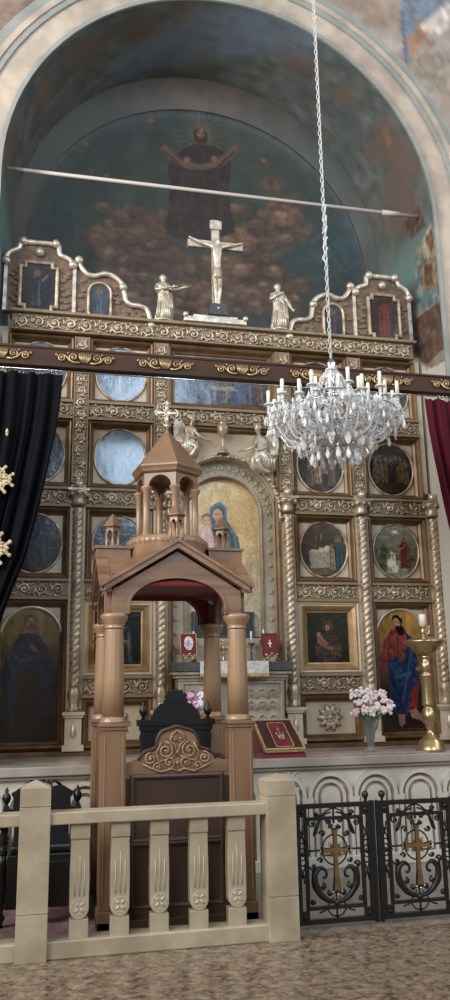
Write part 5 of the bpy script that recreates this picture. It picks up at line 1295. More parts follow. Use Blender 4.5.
for k_ in range(4):
    R_ = Matrix.Rotation(k_*PI/2, 4, 'Z')
    for s in (-1, 1):
        q = [(0, -GY-.05, zA+.02), (s*(G+.02), -GY-.05, zE), (s*(G+.02), -GY, zE), (0, 0, zA+.02)]; vs = q+[(x, y, z+.024) for x, y, z in q]
        b.add([tuple(R_@Vector(p)) for p in vs], [(0, 1, 2, 3), (7, 6, 5, 4), (0, 4, 5, 1), (1, 5, 6, 2), (2, 6, 7, 3), (3, 7, 4, 0)])
b.build('roof', 'wood', cn)
# red lining: shallow dome of cloth with scalloped hem
b = MB(); vs = []; fs = []; nr, na = 10, 48
for j in range(nr):
    r = .66*j/(nr-1)
    for i in range(na):
        a = 2*PI*i/na; rr = min(r, .52/max(abs(math.cos(a)), abs(math.sin(a)), .01)); vs.append((rr*math.cos(a), rr*math.sin(a), 2.50-.10*(j/(nr-1))**2.2))
for j in range(nr-1):
    for i in range(na): fs.append((j*na+i, j*na+(i+1) % na, (j+1)*na+(i+1) % na, (j+1)*na+i))
b.add(vs, fs, True); o = b.build('red_cloth_lining', 'maroon', cn, fixn=False); o.modifiers.new('s', 'SOLIDIFY').thickness = .01
# drum, arcade, pyramid roof
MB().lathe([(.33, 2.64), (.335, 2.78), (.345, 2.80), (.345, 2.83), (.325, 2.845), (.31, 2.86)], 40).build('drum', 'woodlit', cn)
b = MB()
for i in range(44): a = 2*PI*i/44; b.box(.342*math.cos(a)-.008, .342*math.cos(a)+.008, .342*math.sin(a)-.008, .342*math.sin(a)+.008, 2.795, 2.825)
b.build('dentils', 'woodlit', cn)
def turret(R, z0, hcol, hblk, hroof, rc, ov=1.26, n=6, rot=PI/6, name='turret', loc=(0, 0, 0), parent=cn, seg=12):
    t = None
    c = MB()
    for i in range(n):
        a = 2*PI*i/n+rot; x, y = R*math.cos(a), R*math.sin(a); c.lathe([(rc*1.35, z0), (rc*1.35, z0+rc*.7), (rc, z0+rc), (rc*.92, z0+hcol-rc*1.6), (rc*1.45, z0+hcol-rc*.8), (rc*1.6, z0+hcol-rc*.3), (rc*1.6, z0+hcol)], seg, (x+loc[0], y+loc[1], 0))
    o1 = c.build('turret_columns' if False else 'small_columns', 'woodlit', parent) if parent is not cn or n == 0 else None
    if o1 is None:
        o1 = None; me = MB().lathe([(rc*1.35, 0), (rc*1.35, rc*.7), (rc, rc), (rc*.92, hcol-rc*1.6), (rc*1.45, hcol-rc*.8), (rc*1.6, hcol-rc*.3), (rc*1.6, hcol)], seg); me = mesh_of(me, 'turret_column', 'woodlit')
        for i in range(n): a = 2*PI*i/n+rot; inst('turret_column', me, parent, (R*math.cos(a)+loc[0], R*math.sin(a)+loc[1], z0))
    blk = MB(); z1 = z0+hcol; R1 = R*1.10
    for i in range(n):           # one arched wall per side
        a0, a1 = 2*PI*i/n+rot, 2*PI*(i+1)/n+rot; p0 = Vector((R1*math.cos(a0), R1*math.sin(a0), 0)); p1 = Vector((R1*math.cos(a1), R1*math.sin(a1), 0)); L = (p1-p0).length; d = (p1-p0)/L; nrm = Vector((d.y, -d.x, 0))
        mtx = Matrix(((d.x, -nrm.x, 0, (p0.x+p1.x)/2+loc[0]), (d.y, -nrm.y, 0, (p0.y+p1.y)/2+loc[1]), (0, 0, 1, z1), (0, 0, 0, 1)))
        w = L/2; ra = w-rc*1.2; k = len(blk.v)
        t_ = MB(); t_.strip([(w, 0)]+[(w-2*w*j/12, hblk) for j in range(13)]+[(-w, 0)], [(ra, 0)]+arc(0, 0, ra, 0, PI, 12, rz=min(ra, hblk*.85))+[(-ra, 0)], 0, rc*1.2)
        t_.sweep([(ra, 0)]+arc(0, 0, ra, 0, PI, 12, rz=min(ra, hblk*.85))+[(-ra, 0)], [(-.002, 0), (-.002, -rc*.2), (rc*.35, -rc*.2), (rc*.35, 0)], closed=False)
        blk.add(t_.v, t_.f, False, mtx)
    blk.build('arcade', 'wood', parent)
    z2 = z1+hblk; rf = MB(); prof = [(R1*1.02, z2-.0), (R1*1.10, z2+hblk*.12), (R1*1.12, z2+hblk*.30), (R1*ov, z2+hblk*.5), (R1*ov, z2+hblk*.62), (R1*.04, z2+hblk*.62+hroof)]
    rf.lathe(prof, n, (loc[0], loc[1], 0), smooth=False, rot=rot); rf.build('turret_roof', 'wood', parent)
    return z2+hblk*.62+hroof
ztop = turret(.245, 2.86, .42, .115, .37, .030, 1.17, rot=PI/2+.12)
def small_turret(x, y, z, label_part='small_turret', ped=True):
    t = bpy.data.objects.new(label_part, None)
    base = MB().box(-.14, .14, -.14, .14, -.09, .0).box(-.155, .155, -.155, .155, -.012, .012) if ped else MB().box(-.05, .05, -.05, .05, -.07, .0)
    o = base.build('small_turret', 'wood', cn, .003); o.location = (x, y, z)
    turret(.055, .012, .13, .035, .11, .0095, 1.4, parent=o, seg=8, rot=PI/6); return o
small_turret(-.462, 0, 2.765); small_turret(.475, 0, 2.765); small_turret(0, .462, 2.765)
small_turret(0.0, -.47, 2.775, ped=False)
# roof cross
b = MB()
zc_ = ztop; b.lathe([(.012, zc_-.02), (.012, zc_+.03), (.03, zc_+.04), (.012, zc_+.05)], 10)
for a in range(4):
    ca, sa = math.cos(a*PI/2), math.sin(a*PI/2); L = .085 if a != 3 else .11; cz = zc_+.16
    b.tube([(0, 0, cz), (ca*L, 0, cz+sa*L)], [.012, .020], 6, sy=.5)
    for q in (-1, 1): b.tube([(ca*L, 0, cz+sa*L), (ca*(L+.012)-sa*q*.02, 0, cz+sa*(L+.012)+ca*q*.02), (ca*(L-.01)-sa*q*.034, 0, cz+sa*(L-.01)+ca*q*.034)], [.010, .009, .006], 5)
    b.ball((ca*(L+.015), 0, cz+sa*(L+.015)), .014, 6)
for a in range(4): t_ = a*PI/2+PI/4; b.tube([(0, 0, cz), (.05*math.cos(t_), 0, cz+.05*math.sin(t_))], [.009, .005], 5)
b.build('roof_cross', 'silver', cn)
# carved front panel and side panels
def shaped(x, crest=True):
    return None
W_ = A_-.088; cp = lambda px, py: at(px, py, OY-A_-.03)
tp = [(-W_, 1.10), (-.34, 1.105), (-.29, 1.13), (-.255, 1.18), (-.20, 1.20), (-.165, 1.215), (-.155, 1.27), (-.12, 1.325), (-.06, 1.345), (0, 1.362), (.06, 1.345), (.12, 1.325), (.155, 1.27), (.165, 1.215), (.20, 1.20), (.255, 1.18), (.29, 1.13), (.34, 1.105), (W_, 1.10)]
tps = [(-W_, 1.10)]+smooth_path(tp[1:-1], 3)+[(W_, 1.10)]
b = MB(); b.strip(tps, [(x, .99) for x, z in tps], -A_-.03, -A_+.01); crest = b.build('carved_crest', 'woodgrain', cn); b = MB(); b.box(-W_, W_, -A_-.03, -A_+.01, .05, .99); fp = b.build('front_panel', 'wooddark', cn)
b = MB(); b.tube([(x, -A_-.038, z-.012) for x, z in smooth_path(tp[2:-2], 3)], .010, 6)
b.sweep(rectp(.31, .20, 0, .78), [(0, -A_-.03), (.005, -A_-.045), (.02, -A_-.05), (.035, -A_-.045), (.04, -A_-.03)]); b.sweep(rectp(.31, .19, 0, .33), [(0, -A_-.03), (.005, -A_-.045), (.02, -A_-.05), (.035, -A_-.045), (.04, -A_-.03)])
b.box(-W_, W_, -A_-.055, -A_-.02, .04, .11); b.box(-W_, W_, -A_-.045, -A_-.02, .11, .13); b.build('panel_moulding', 'wooddark', fp)
b = MB(); yy = -A_-.032
for s in (-1, 1):
    scroll_spiral(b, s*.09, 1.18, .062, s, PI/2, 1.5, yy, .010); scroll_spiral(b, s*.20, 1.125, .045, -s, PI/2, 1.4, yy, .009); scroll_spiral(b, s*.065, 1.095, .045, -s, -PI/2, 1.4, yy, .009); scroll_spiral(b, s*.15, 1.07, .034, s, -PI/2, 1.3, yy, .008)
    b.tube([(0, yy-.006, 1.03), (s*.05, yy-.008, 1.05), (s*.12, yy-.008, 1.03), (s*.20, yy-.006, 1.06), (s*.26, yy-.004, 1.09)], .008, 5)
    b.tube([(0, yy-.006, 1.325), (s*.045, yy-.008, 1.29), (s*.055, yy-.008, 1.25), (s*.02, yy-.008, 1.22), (0, yy-.006, 1.14)], .008, 5)
    b.tube([(s*.02, yy-.006, 1.14), (s*.14, yy-.008, 1.10), (s*.16, yy-.008, 1.17), (s*.12, yy-.006, 1.24)], .007, 5); scroll_spiral(b, s*.022, 1.262, .022, s, PI, 1.1, yy, .007)
b.ball((0, yy-.006, 1.17), .018, 6, sy=.6); b.ball((0, yy-.006, 1.09), .016, 6, sy=.6); b.build('carved_scrolls', 'woodlit', crest)
for s in (-1, 1):
    b = MB(); x0_, x1_ = (s*A_-.02, s*A_+.02); b.box(min(x0_, x1_), max(x0_, x1_), -W_, W_, .05, 1.05); b.box(s*A_-.03, s*A_+.03, -W_, W_, 1.05, 1.09); b.build('side_panel', 'wooddark', cn, .003)
MB().box(-A_-.10, A_+.10, -A_-.10, A_+.10, 0, .05).build('floor_board', 'wooddark', cn)
# black throne inside
def turned(b, x, y, z0, z1, r=.022):
    H = z1-z0; pr = [(r*1.2, 0), (r*.7, .06), (r*1.4, .14), (r*.8, .2), (r, .35), (r*1.1, .6), (r*.7, .78), (r*1.3, .84), (r*.8, .9), (r*1.1, 1)]
    b.lathe([(q, z*H) for q, z in pr], 10, (x, y, z0))
def finial(b, x, y, z, s=1): b.lathe([(.022*s, 0), (.012*s, .02*s), (.026*s, .04*s), (.036*s, .065*s), (.030*s, .09*s), (.012*s, .11*s), (.016*s, .125*s), (.003, .15*s)], 12, (x, y, z))
def throne(name, loc, w, ztop_, crest, label, seatz=.48):
    t = empty(name, loc, label, 'chair'); hw = w/2
    b = MB(); b.box(-hw+.03, hw-.03, .0, .06, seatz-.2, ztop_-.06); b.build('backrest', 'black', t, .01)
    if crest == 'dome':
        b = MB(); b.box(-hw, hw, -.02, .09, ztop_-.07, ztop_-.025).box(-hw+.02, hw-.02, -.01, .08, ztop_-.11, ztop_-.07)
        n_ = [(x*1, z) for x, z in arc(0, ztop_-.03, hw*.62, 0, PI, 24, rz=.16)]; b.prism([(p[0], p[1]) for p in n_], .0, .06)
        b.prism(arc(0, ztop_+.13, .08, -.3, PI+.3, 20, rz=.08), -.005, .065)
        for k in range(7): a = -.1+(PI+.2)*k/6; b.ball((.085*math.cos(a), .03, ztop_+.135+.073*math.sin(a)), .017, 6)
        for k in range(9): a = .15+(PI-.3)*k/8; b.ball((hw*.62*math.cos(a), .03, ztop_-.03+.155*math.sin(a)), .014, 6)
        b.build('crest', 'black', t)
    else:
        b = MB(); P_ = [(-hw+.02, ztop_-.22), (-hw+.02, ztop_-.09), (-hw-.0, ztop_-.055), (-.15, ztop_), (-.05, ztop_-.02), (.05, ztop_-.02), (.15, ztop_), (hw-.0, ztop_-.055), (hw-.02, ztop_-.09), (hw-.02, ztop_-.22)]; b.prism(P_, -.01, .07)
        for s in (-1, 1):
            scroll_spiral(b, s*.05, ztop_+.0, .035, s, PI/2, 1.3, .03, .012); b.tube([(s*.02, .03, ztop_-.01), (s*.09, .03, ztop_+.035), (s*.14, .03, ztop_)], .012, 6); b.ball((0, .03, ztop_+.025), .022, 8)
        b.build('crest', 'black', t)
    fz = ztop_-.06 if crest == 'dome' else ztop_-.19
    for s in (-1, 1):
        b = MB(); xx = s*(hw+.035 if crest != 'dome' else hw-.05); turned(b, xx, .03, 0, seatz, .026); turned(b, xx, .03, seatz, fz+.03, .026); 
        if crest != 'dome': b.box(min(xx, s*(hw-.05))-.01, max(xx, s*(hw-.05))+.01, .0, .06, fz-.06, fz+.02)
        b.build('back_post', 'black', t); b = MB(); finial(b, xx, .03, fz+.035, 1.0); b.build('finial', 'black', t)
        b = MB(); turned(b, xx, -.50, 0, seatz, .028); turned(b, xx, -.50, seatz, seatz+.22, .022); b.build('front_leg', 'black', t)
        b = MB(); b.tube([(xx, .02, seatz+.26), (xx, -.2, seatz+.25), (xx, -.42, seatz+.235), (xx, -.53, seatz+.22), (xx, -.56, seatz+.19)], .026, 8); b.build('armrest', 'black', t)
    MB().box(-hw, hw, -.52, .04, seatz-.06, seatz).build('seat', 'black', t, .01); MB().box(-hw+.02, hw-.02, -.50, .02, seatz-.0, seatz+.06).build('cushion', 'black', t, .02)
    for y_ in (-.52, 0): MB().box(-hw, hw, y_, y_+.03, .12, seatz-.05).build('apron', 'black', t, .006)
    return t
zt2 = at(175, 722, 6.9).z+.0
xl_, xr_ = at(137, 720, 6.9).x, at(213.5, 720, 6.9).x
throne('throne', ((xl_+xr_)/2, 6.86, .05), xr_-xl_, at(175, 720, 6.86).z-.02, 'dome', 'black carved high-backed throne with ball finials inside the wooden canopy')
xl_, xr_ = at(9, 850, 7.0).x, at(72, 850, 7.0).x
throne('armchair', ((xl_+xr_)/2, 7.0, 0), xr_-xl_, at(42, 783, 7.0).z-.02, 'scroll', 'black carved armchair behind the left stone post')
# ================================================================ stone balustrade
YP = 5.75
fb = empty('stone_balustrade', (0, YP, 0), 'low beige stone balustrade with carved flat balusters between two square posts', 'balustrade')
def stone_post(x, w=.192, h=1.015, jt=.90):
    b = MB(); a = w/2; b.box(x-a, x+a, -.1, .1, 0, .27).box(x-a+.004, x+a-.004, -.096, .096, .27, .275).box(x-a, x+a, -.1, .1, .275, jt).box(x-a+.004, x+a-.004, -.096, .096, jt, jt+.005).box(x-a, x+a, -.1, .1, jt+.005, h)
    vs = [(x-a, -.1, h), (x+a, -.1, h), (x+a, .1, h), (x-a, .1, h), (x, 0, h+.045)]; b.add(vs, [(0, 1, 4), (1, 2, 4), (2, 3, 4), (3, 0, 4)])
    return b.build('post', 'stone', fb, .005)
xp1 = (at(18, 870, 5.65).x+at(48.5, 870, 5.65).x)/2; xp2 = (at(268, 870, 5.65).x+at(298.5, 870, 5.65).x)/2
stone_post(xp1); stone_post(xp2, .205, 1.0)
for x0, x1 in ((xp1+.09, xp2-.09), (-2.6, xp1-.09)):
    MB().box(x0, x1, -.075, .075, .785, .862).build('handrail', 'stone', fb, .008)
    MB().box(x0, x1, -.07, .09, 0, .105).build('plinth', 'stone', fb, .008)
bw_ = .062
def baluster():
    b = MB(); b.box(-bw_, bw_, -.045, .045, .69, .79)
    b.box(-bw_+.004, bw_-.004, -.04, .04, .683, .69)
    # tapered slab with round foot
    P_ = [(-bw_+.004, .683), (bw_-.004, .683), (bw_-.0, .45), (bw_-.002, .30)]+[(bw_*math.cos(a), .285+.072*math.sin(a)) for a in [-PI*k/14 for k in range(1, 14)]]+[(-bw_+.002, .30), (-bw_, .45)]
    b.prism(P_[::-1], -.045, .045); b.box(-bw_+.002, bw_-.002, -.042, .042, .10, .215)
    return b
bal_m = mesh_of(baluster(), 'baluster', 'stone')
fl = MB()
for x, z1 in ((-.030, .545), (0, .605), (.030, .545)): fl.tube([(x, -.045, .352), (x, -.047, z1)], [.0045, .003], 5)
fl.sweep(arc(0, .285, .045, 0, 2*PI-.001, 24), [(-.003, -.044), (0, -.049), (.003, -.044)])
for k in range(4): a = PI/4+k*PI/2; fl.tube([(.006*math.cos(a), -.046, .285+.006*math.sin(a)), (.036*math.cos(a), -.048, .285+.036*math.sin(a))], [.004, .009], 5)
fl_m = mesh_of(fl, 'carving', 'stonelight')
for px in (80, 120.5, 160, 199.5, 237.5):
    x = at(px, 870, 5.70).x; o = inst('baluster', bal_m, fb, (x, 0, 0)); o.modifiers.new('b', 'BEVEL').width = .004; inst('carving', fl_m, o)
for x in (xp1-.35, xp1-.62, xp1-.9): o = inst('baluster', bal_m, fb, (x, 0, 0)); inst('carving', fl_m, o)

# ================================================================ iron gate, two leaves
gl = empty('gate_leaf', (at(296.5, 860, 5.86).x+.0, 5.86, 0), 'black wrought iron gate leaf with gold cross, next to the stone post', 'gate', 'wrought iron gate leaves')
GW, z0, z1 = .565, .035, .815; cx = GW*.5
b = MB(); t_ = .018
b.sweep(rectp(GW/2-t_, (z1-z0)/2-t_, cx, (z0+z1)/2), [(-.012, -.018), (t_, -.018), (t_, .018), (-.012, .018), (-.012, -.018)]); b.build('outer_frame', 'iron', gl)
ix0, ix1, iz0, iz1 = .075, GW-.075, .135, .715; icx, icz = (ix0+ix1)/2, (iz0+iz1)/2
b = MB(); b.sweep(rectp((ix1-ix0)/2, (iz1-iz0)/2, icx, icz), [(-.011, -.014), (.011, -.014), (.011, .014), (-.011, .014), (-.011, -.014)]); b.build('inner_frame', 'iron', gl)
for x in (.045, GW-.045):
    for z in (z0+.05, z1-.05):
        b = MB(); b.box(x-.036, x+.036, -.012, .012, z-.036, z+.036); b.ball((x, -.014, z), .016, 6); b.build('corner_block', 'iron', gl)
zc = .505; b = MB()
sc = lambda *a, **k: scroll_spiral(b, *a, y=0, w=.0078, **k)
b.tube([(cx+.092*math.cos(a), 0, zc+.10*math.sin(a)) for a in [2*PI*k/32 for k in range(32)]], .006, 5, closed=True)
for s in (-1, 1):
    # top crown: arcs that rise beyond the inner frame
    b.tube([(cx+s*.02, 0, .755), (cx+s*.06, 0, .745), (cx+s*.11, 0, .70), (cx+s*.14, 0, .62), (cx+s*.155, 0, .60)], [.006, .008, .012, .016, .004], 6)
    b.tube([(cx, 0, .785), (cx+s*.05, 0, .765), (cx+s*.09, 0, .735), (cx+s*.13, 0, .73)], .006, 5)
    sc(cx+s*.165, .685, .028, -s, PI/2, 1.3); sc(cx+s*.13, .745, .020, s, 0, 1.2); sc(cx+s*.045, .70, .022, s, 0, 1.2); sc(cx+s*.03, .66, .018, -s, 0, 1.1)
    sc(cx+s*.09, .615, .022, s, PI, 1.2)
    # side motifs between inner and outer frame
    xx = .045 if s < 0 else GW-.045
    b.tube([(xx+.040*math.cos(a), 0, zc-.02+.075*math.sin(a)) for a in [2*PI*k/24 for k in range(24)]], .006, 5, closed=True); b.tube([(xx+.020*math.cos(a), 0, zc-.02+.04*math.sin(a)) for a in [2*PI*k/20 for k in range(20)]], .005, 5, closed=True)
    b.tube([(xx-.05, 0, zc-.02), (xx+.05, 0, zc-.02)], .009, 6); b.ball((xx, 0, zc-.02), .016, 6)
    for q in (-1, 1):
        b.tube([(xx-.02, 0, zc-.02+q*.07), (xx, 0, zc-.02+q*.13), (xx+.01, 0, zc-.02+q*.19)], .005, 5); b.tube([(xx+.02, 0, zc-.02+q*.07), (xx, 0, zc-.02+q*.12), (xx-.015, 0, zc-.02+q*.17)], .005, 5); scroll_spiral(b, xx+.012, zc-.02+q*.14, .015, q, 0, 1.1, 0, .005)
    b.tube([(ix0 if s < 0 else ix1, 0, zc), (cx+s*.09, 0, zc)], .007, 6)
    # big lower volutes
    vp = smooth_path([(cx, .165), (cx+s*.05, .175), (cx+s*.11, .215), (cx+s*.15, .29), (cx+s*.15, .355), (cx+s*.11, .39), (cx+s*.072, .37), (cx+s*.07, .335), (cx+s*.095, .325)], 4)
    b.tube([(x_, 0, z_) for x_, z_ in vp], [.008+.016*math.sin(PI*min(1, k_/24)) if k_ < 24 else .010 for k_ in range(len(vp))], 6)
    vp = smooth_path([(cx+s*.10, .19), (cx+s*.165, .26), (cx+s*.172, .34), (cx+s*.155, .42)], 4); b.tube([(x_, 0, z_) for x_, z_ in vp], .006, 5)
    sc(cx+s*.165, .405, .024, -s, PI, 1.2); sc(cx+s*.10, .27, .022, s, PI/2, 1.2); sc(cx+s*.05, .225, .018, -s, PI/2, 1.2); sc(cx+s*.175, .18, .020, s, 0, 1.2); sc(cx+s*.11, .44, .020, s, PI, 1.1)
    b.tube([(cx+s*.02, 0, .20), (cx+s*.06, 0, .155), (cx+s*.09, 0, .115), (cx+s*.13, 0, .105)], .006, 5); b.tube([(cx, 0, .075), (cx+s*.04, 0, .085), (cx+s*.07, 0, .125)], .006, 5)
b.tube([(cx, 0, .06), (cx, 0, .24)], .007, 5); b.tube([(cx, 0, .68), (cx, 0, .80)], .008, 5); b.ball((cx, -.004, .165), .024, 8); b.build('scrollwork', 'iron', gl)
def flared(s, d0, d1, zt, zb2, xa, y0, y1):
    P_ = [(d0, d0), (d1*.9, zt-.03), (d1*1.5, zt), (0, zt-.012), (-d1*1.5, zt), (-d1*.9, zt-.03), (-d0, d0), (-xa+.03, d1*.9), (-xa, d1*1.5), (-xa+.012, 0), (-xa, -d1*1.5), (-xa+.03, -d1*.9), (-d0, -d0), (-d1*1.1, zb2+.06), (-d1*1.9, zb2), (0, zb2+.012), (d1*1.9, zb2), (d1*1.1, zb2+.06), (d0, -d0), (xa-.03, -d1*.9), (xa, -d1*1.5), (xa-.012, 0), (xa, d1*1.5), (xa-.03, d1*.9)]
    n = len(P_); vs = [(cx, y0, zc), (cx, y1, zc)]+[(cx+x, y0, zc+z) for x, z in P_]+[(cx+x, y1, zc+z) for x, z in P_]
    fs = [(0, 2+i, 2+(i+1) % n) for i in range(n)]+[(1, 2+n+(i+1) % n, 2+n+i) for i in range(n)]+[(2+i, 2+n+i, 2+n+(i+1) % n, 2+(i+1) % n) for i in range(n)]
    return MB().add(vs, fs)
flared(1, .016, .017, .155, -.285, .112, -.018, -.008).build('cross_edge', 'iron', gl)
flared(1, .014, .012, .140, -.268, .100, -.026, -.006).build('gold_cross', 'crossgold', gl)
b = MB()
for k in range(4):
    for j in (-1, 0, 1):
        a = PI/4+k*PI/2+j*.22; b.tube([(cx+.012*math.cos(a), -.012, zc+.012*math.sin(a)), (cx+(.072-.012*abs(j))*math.cos(a), -.012, zc+(.072-.012*abs(j))*math.sin(a))], [.008, .002], 5)
b.build('gold_rays', 'crossgold', gl)
sm_ = mesh_of(MB().ball((0, 0, 0), .007, 6), 'silver_stud', 'chrome')
for x, z in ((0, .16), (0, -.285), (.115, 0), (-.115, 0), (.03, -.27), (-.03, -.27)): inst('silver_stud', sm_, gl, (cx+x, -.026, zc+z))
b = MB(); b.box(GW-.002, GW+.022, -.022, .022, .02, .82); b.build('closing_bar', 'iron', gl)
g2 = copy_tree(gl, None, (gl.location.x+GW+.058, gl.location.y, 0), 'black wrought iron gate leaf with gold cross, at the right edge of the picture')
for g, s in ((gl, 1), (g2, -1)):
    x = GW-.035 if s > 0 else .035; b = MB(); b.lathe([(.010, .815), (.008, .83), (.020, .845), (.026, .862), (.020, .88), (.003, .888)], 12, (x, 0, 0)); b.build('ball_finial', 'iron', g)
b = MB(); b.box(-.016, -.0, -.022, .022, .02, .82); b.build('closing_bar', 'iron', g2)
px_ = g2.location.x+GW+.14
t = tag(MB().box(px_-.10, px_+.10, 5.65, 5.85, 0, 1.0).build('stone_post', 'stone', None, .006), 'beige stone post beyond the right gate leaf', 'post')
for x in (gl.location.x-.001,): b = MB(); b.box(-.014, .004, -.015, .015, .10, .16).box(-.014, .004, -.015, .015, .68, .74).build('hinge', 'iron', gl)

# ================================================================ on the bema edge
YC = 7.98; c = at(430, 752, YC)
cs = empty('brass_candlestick', (c.x, YC, BT), 'tall polished brass floor candlestick with wide drip bowl on the sanctuary ledge', 'candlestick')
zc_ = lambda y: max(0., .178+(733-y)*.01008); pxm = YC/FPX*1.03
prof = [(14.8, 751), (15, 748), (12.5, 745), (11.5, 741), (8.5, 738), (5.5, 735), (3.2, 732), (3, 729), (4.6, 727.5), (3.6, 726), (6.4, 723), (8, 718), (6.9, 712), (5, 709), (4.2, 707), (6, 706), (5.9, 705), (5.7, 690), (5.7, 677), (6.1, 675.5), (4.4, 674.5), (4.4, 673), (6.0, 668), (4.8, 663.5), (3.4, 661.5), (3.6, 659), (5, 657)]
pp = [(w*pxm, zc_(y) if k else 0) for k, (w, y) in enumerate(prof)]
MB().lathe(pp, 32).build('base_and_shaft', 'brass', cs)
zb_ = zc_(657)
MB().lathe([(w*pxm, zc_(y)) for w, y in ((4.8, 657.2), (8, 655), (12.5, 652), (14, 648.5), (17.5, 646.5), (20.5, 643.5), (21.3, 642), (19.5, 641), (12, 638.8), (5.5, 637.5), (3, 636.5))], 36).build('drip_bowl', 'brass', cs)
b = MB().lathe([(w*pxm, zc_(y)) for w, y in ((3, 636.6), (2.2, 634.5), (3.4, 632.5), (2.4, 630.5), (2.8, 628), (3.9, 626.5), (3.6, 626))], 16)
b.tube([(3*pxm, 0, zc_(634)), (6*pxm, 0, zc_(634.5)), (7.4*pxm, 0, zc_(631)), (6.4*pxm, 0, zc_(628)), (7.2*pxm, 0, zc_(625.5))], .010, 6); b.build('candle_holder', 'brass', cs)
MB().lathe([(3.5*pxm, zc_(626.5)), (3.5*pxm, zc_(615)), (3*pxm, zc_(614.5)), (.3*pxm, zc_(614.6))], 16).build('candle', 'wax', cs)
cs.location.x = 3.915
# velvet covered book stand with gold fringed cloth and cross emblem
YK = 7.93
pk = lambda px, py, Y=YK: at(px, py, Y)
o_ = pk(279, 755); bs = empty('book_stand', (o_.x, YK, BT), 'maroon velvet covered reading stand with gold fringe and cross emblem', 'book stand')
tl, tr, br_, bl = [(-.205, .15, .335), (.165, .15, .335), (.225, -.12, .075), (-.165, -.12, .075)]
def on(u, v, off=0.):   # point on the sloping top, u,v 0..1 (v up)
    a = Vector(bl).lerp(Vector(br_), u); d = Vector(tl).lerp(Vector(tr), u); p = a.lerp(d, v); n = (Vector(br_)-Vector(bl)).cross(Vector(tl)-Vector(bl)).normalized(); return p+n*off
b = MB(); vs = [on(0, 0), on(1, 0), on(1, 1), on(0, 1), on(0, 0, -.03), on(1, 0, -.03), on(1, 1, -.03), on(0, 1, -.03)]
b.add(vs, [(0, 1, 2, 3), (7, 6, 5, 4), (0, 4, 5, 1), (1, 5, 6, 2), (2, 6, 7, 3), (3, 7, 4, 0)]); b.build('cloth_top', 'maroondk', bs, .006)
b = MB(); vs = [(-.22, -.13, 0), (.24, -.13, 0), (.24, .16, 0), (-.25, .16, 0), tuple(on(0, 0, -.03)), tuple(on(1, 0, -.03)), tuple(on(1, 1, -.03)), tuple(on(0, 1, -.03))]
b.add(vs, [(3, 2, 1, 0), (4, 5, 6, 7), (0, 1, 5, 4), (1, 2, 6, 5), (2, 3, 7, 6), (3, 0, 4, 7)]); b.build('velvet_skirt', 'maroon', bs, .004)
b = MB(); lp_ = [on(u, v, .006) for u, v in [(k/14, 0) for k in range(14)]+[(1, k/14) for k in range(14)]+[(1-k/14, 1) for k in range(14)]+[(0, 1-k/14) for k in range(14)]]
b.tube(lp_, .011, 6, closed=True)
for k in range(46): p = on(k/45, 0, .0); b.tube([p, p+Vector((0, -.006, -.028))], .004, 4)
for v in range(30): p = on(0, v/29, 0); b.tube([p, p+Vector((-.018, 0, -.012))], .004, 4); p = on(1, v/29, 0); b.tube([p, p+Vector((.018, 0, -.012))], .004, 4)
b.build('gold_fringe', 'goldcloth', bs)
b = MB(); b.add([on(.30, .08, .004), on(.76, .08, .004), on(.76, .88, .004), on(.30, .88, .004)], [(0, 1, 2, 3)]); b.add([on(.30, .08, .0), on(.76, .08, .0), on(.76, .88, .0), on(.30, .88, .0)], [(3, 2, 1, 0)]); b.build('inner_panel', 'maroon', bs)
b = MB(); rr = []
for cu, cv_, a0 in ((.70, .14, -PI/2), (.70, .82, 0), (.36, .82, PI/2), (.36, .14, PI)):
    for k in range(6): a = a0+PI/2*k/5; rr.append(on(cu+.06*math.cos(a), cv_+.07*math.sin(a), .008))
b.tube(rr, .0055, 5, closed=True); b.build('braid', 'goldcloth', bs)
b = MB()
e = lambda u, v: on(.53+u, .45+v, .010)
b.tube([e(0, -.12), e(0, .26)], .006, 5); b.tube([e(-.035, .19), e(.035, .19)], .005, 5)
b.tube([e(-.09, .10), e(-.07, -.04), e(-.05, -.12), e(.05, -.12), e(.07, -.04), e(.09, .10)], .007, 5); b.tube([e(-.05, -.12), e(-.035, .04), e(0, -.10), e(.035, .04), e(.05, -.12)], .006, 5); b.tube([e(-.07, -.06), e(.07, -.06)], .006, 5)
b.build('emblem', 'embroid', bs)
# patterned runner lying on the ledge
xr0, xr1 = pk(285, 750).x, pk(425, 750).x
t = tag(MB().box(xr0, 4.3, 7.86, 8.30, BT, BT+.006).build('runner_cloth', 'runner', None, .002), 'faded pink patterned cloth laid along the sanctuary ledge', 'cloth')
# rug behind the fence under the armchair
t = tag(MB().box(-1.2, .47, 6.15, 7.05, 0, .008).build('rug', 'rug', None, .002), 'faded rose patterned rug on the floor under the black armchair', 'rug')
# brass tray lamp seen behind the left canopy columns
c = at(110, 643, 8.72); hl = empty('hanging_lamp', (c.x, 8.72, c.z), 'small gold hanging oil lamp behind the left canopy columns', 'lamp')
MB().lathe([(.01, -.10), (.05, -.08), (.09, -.03), (.20, .01), (.20, .02), (.10, .015), (.02, .02)], 24).build('lamp_bowl', 'brass', hl)
b = MB()
for k in range(3): a = 2*PI*k/3+.3; b.tube([(.17*math.cos(a), .17*math.sin(a), .015), (0, 0, .42)], .002, 4)
b.tube([(0, 0, .42), (0, .0, ZD-c.z), (0, .22, ZD-c.z)], .004, 4); b.build('lamp_chains', 'brass', hl)

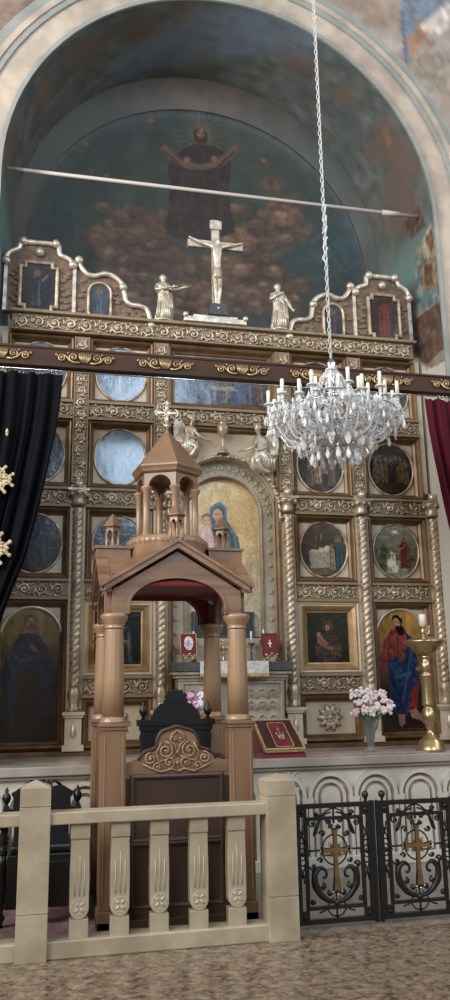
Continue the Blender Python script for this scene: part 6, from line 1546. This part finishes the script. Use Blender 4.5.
# ================================================================ camera and light
cd = bpy.data.cameras.new('camera'); cam = bpy.data.objects.new('camera', cd); col.objects.link(cam)
cp_, sp_ = math.cos(PITCH), math.sin(PITCH); cy_, sy_ = math.cos(YAW), math.sin(YAW)
rt_ = Vector((cy_, -sy_, 0)); fh = Vector((sy_, cy_, 0)); upv = fh*(-sp_)+Vector((0, 0, cp_)); fw = fh*cp_+Vector((0, 0, sp_))
c_, s_ = math.cos(ROLL), math.sin(ROLL)
X = rt_*c_+upv*s_; Yv = rt_*(-s_)+upv*c_; Z = -fw
cam.matrix_world = Matrix(((X.x, Yv.x, Z.x, 0), (X.y, Yv.y, Z.y, 0), (X.z, Yv.z, Z.z, 1.6), (0, 0, 0, 1)))
cd.sensor_fit = 'VERTICAL'; cd.sensor_height = 24; cd.lens = 24*FPX/1000; cd.clip_end = 60
bpy.context.scene.camera = cam

def window(name, loc, rot, sx, sz, power, colr, spread=180):
    l = bpy.data.lights.new(name, 'AREA'); l.shape = 'RECTANGLE'; l.size = sx; l.size_y = sz; l.energy = power; l.color = colr; l.spread = math.radians(spread)
    o = bpy.data.objects.new(name, l); col.objects.link(o); o.location = loc; o.rotation_euler = rot; return o
# tall windows in the end wall behind the visitor and in both side walls
window('end_wall_window', (3.3, -8.9, 10.2), (math.radians(90), 0, 0), 2.6, 5.0, 900, (.58, .78, 1.0))
for y in (-3.5, .5, 4.5):
    window('left_wall_window', (-5.9, y, 7.0), (math.radians(90), 0, math.radians(-90)), 1.6, 5.5, 640, (1.0, .97, .93))
    window('right_wall_window', (9.4, y, 8.5), (math.radians(90), 0, math.radians(90)), 1.6, 4.5, 170, (1.0, .96, .92))
w = bpy.data.worlds.new('daylight'); bpy.context.scene.world = w; w.use_nodes = True
w.node_tree.nodes['Background'].inputs[0].default_value = (.75, .85, 1, 1); w.node_tree.nodes['Background'].inputs[1].default_value = .6
vs_ = bpy.context.scene.view_settings; vs_.view_transform = 'Standard'; vs_.look = 'None'; vs_.gamma = 1; vs_.use_curve_mapping = False; vs_.exposure = .12
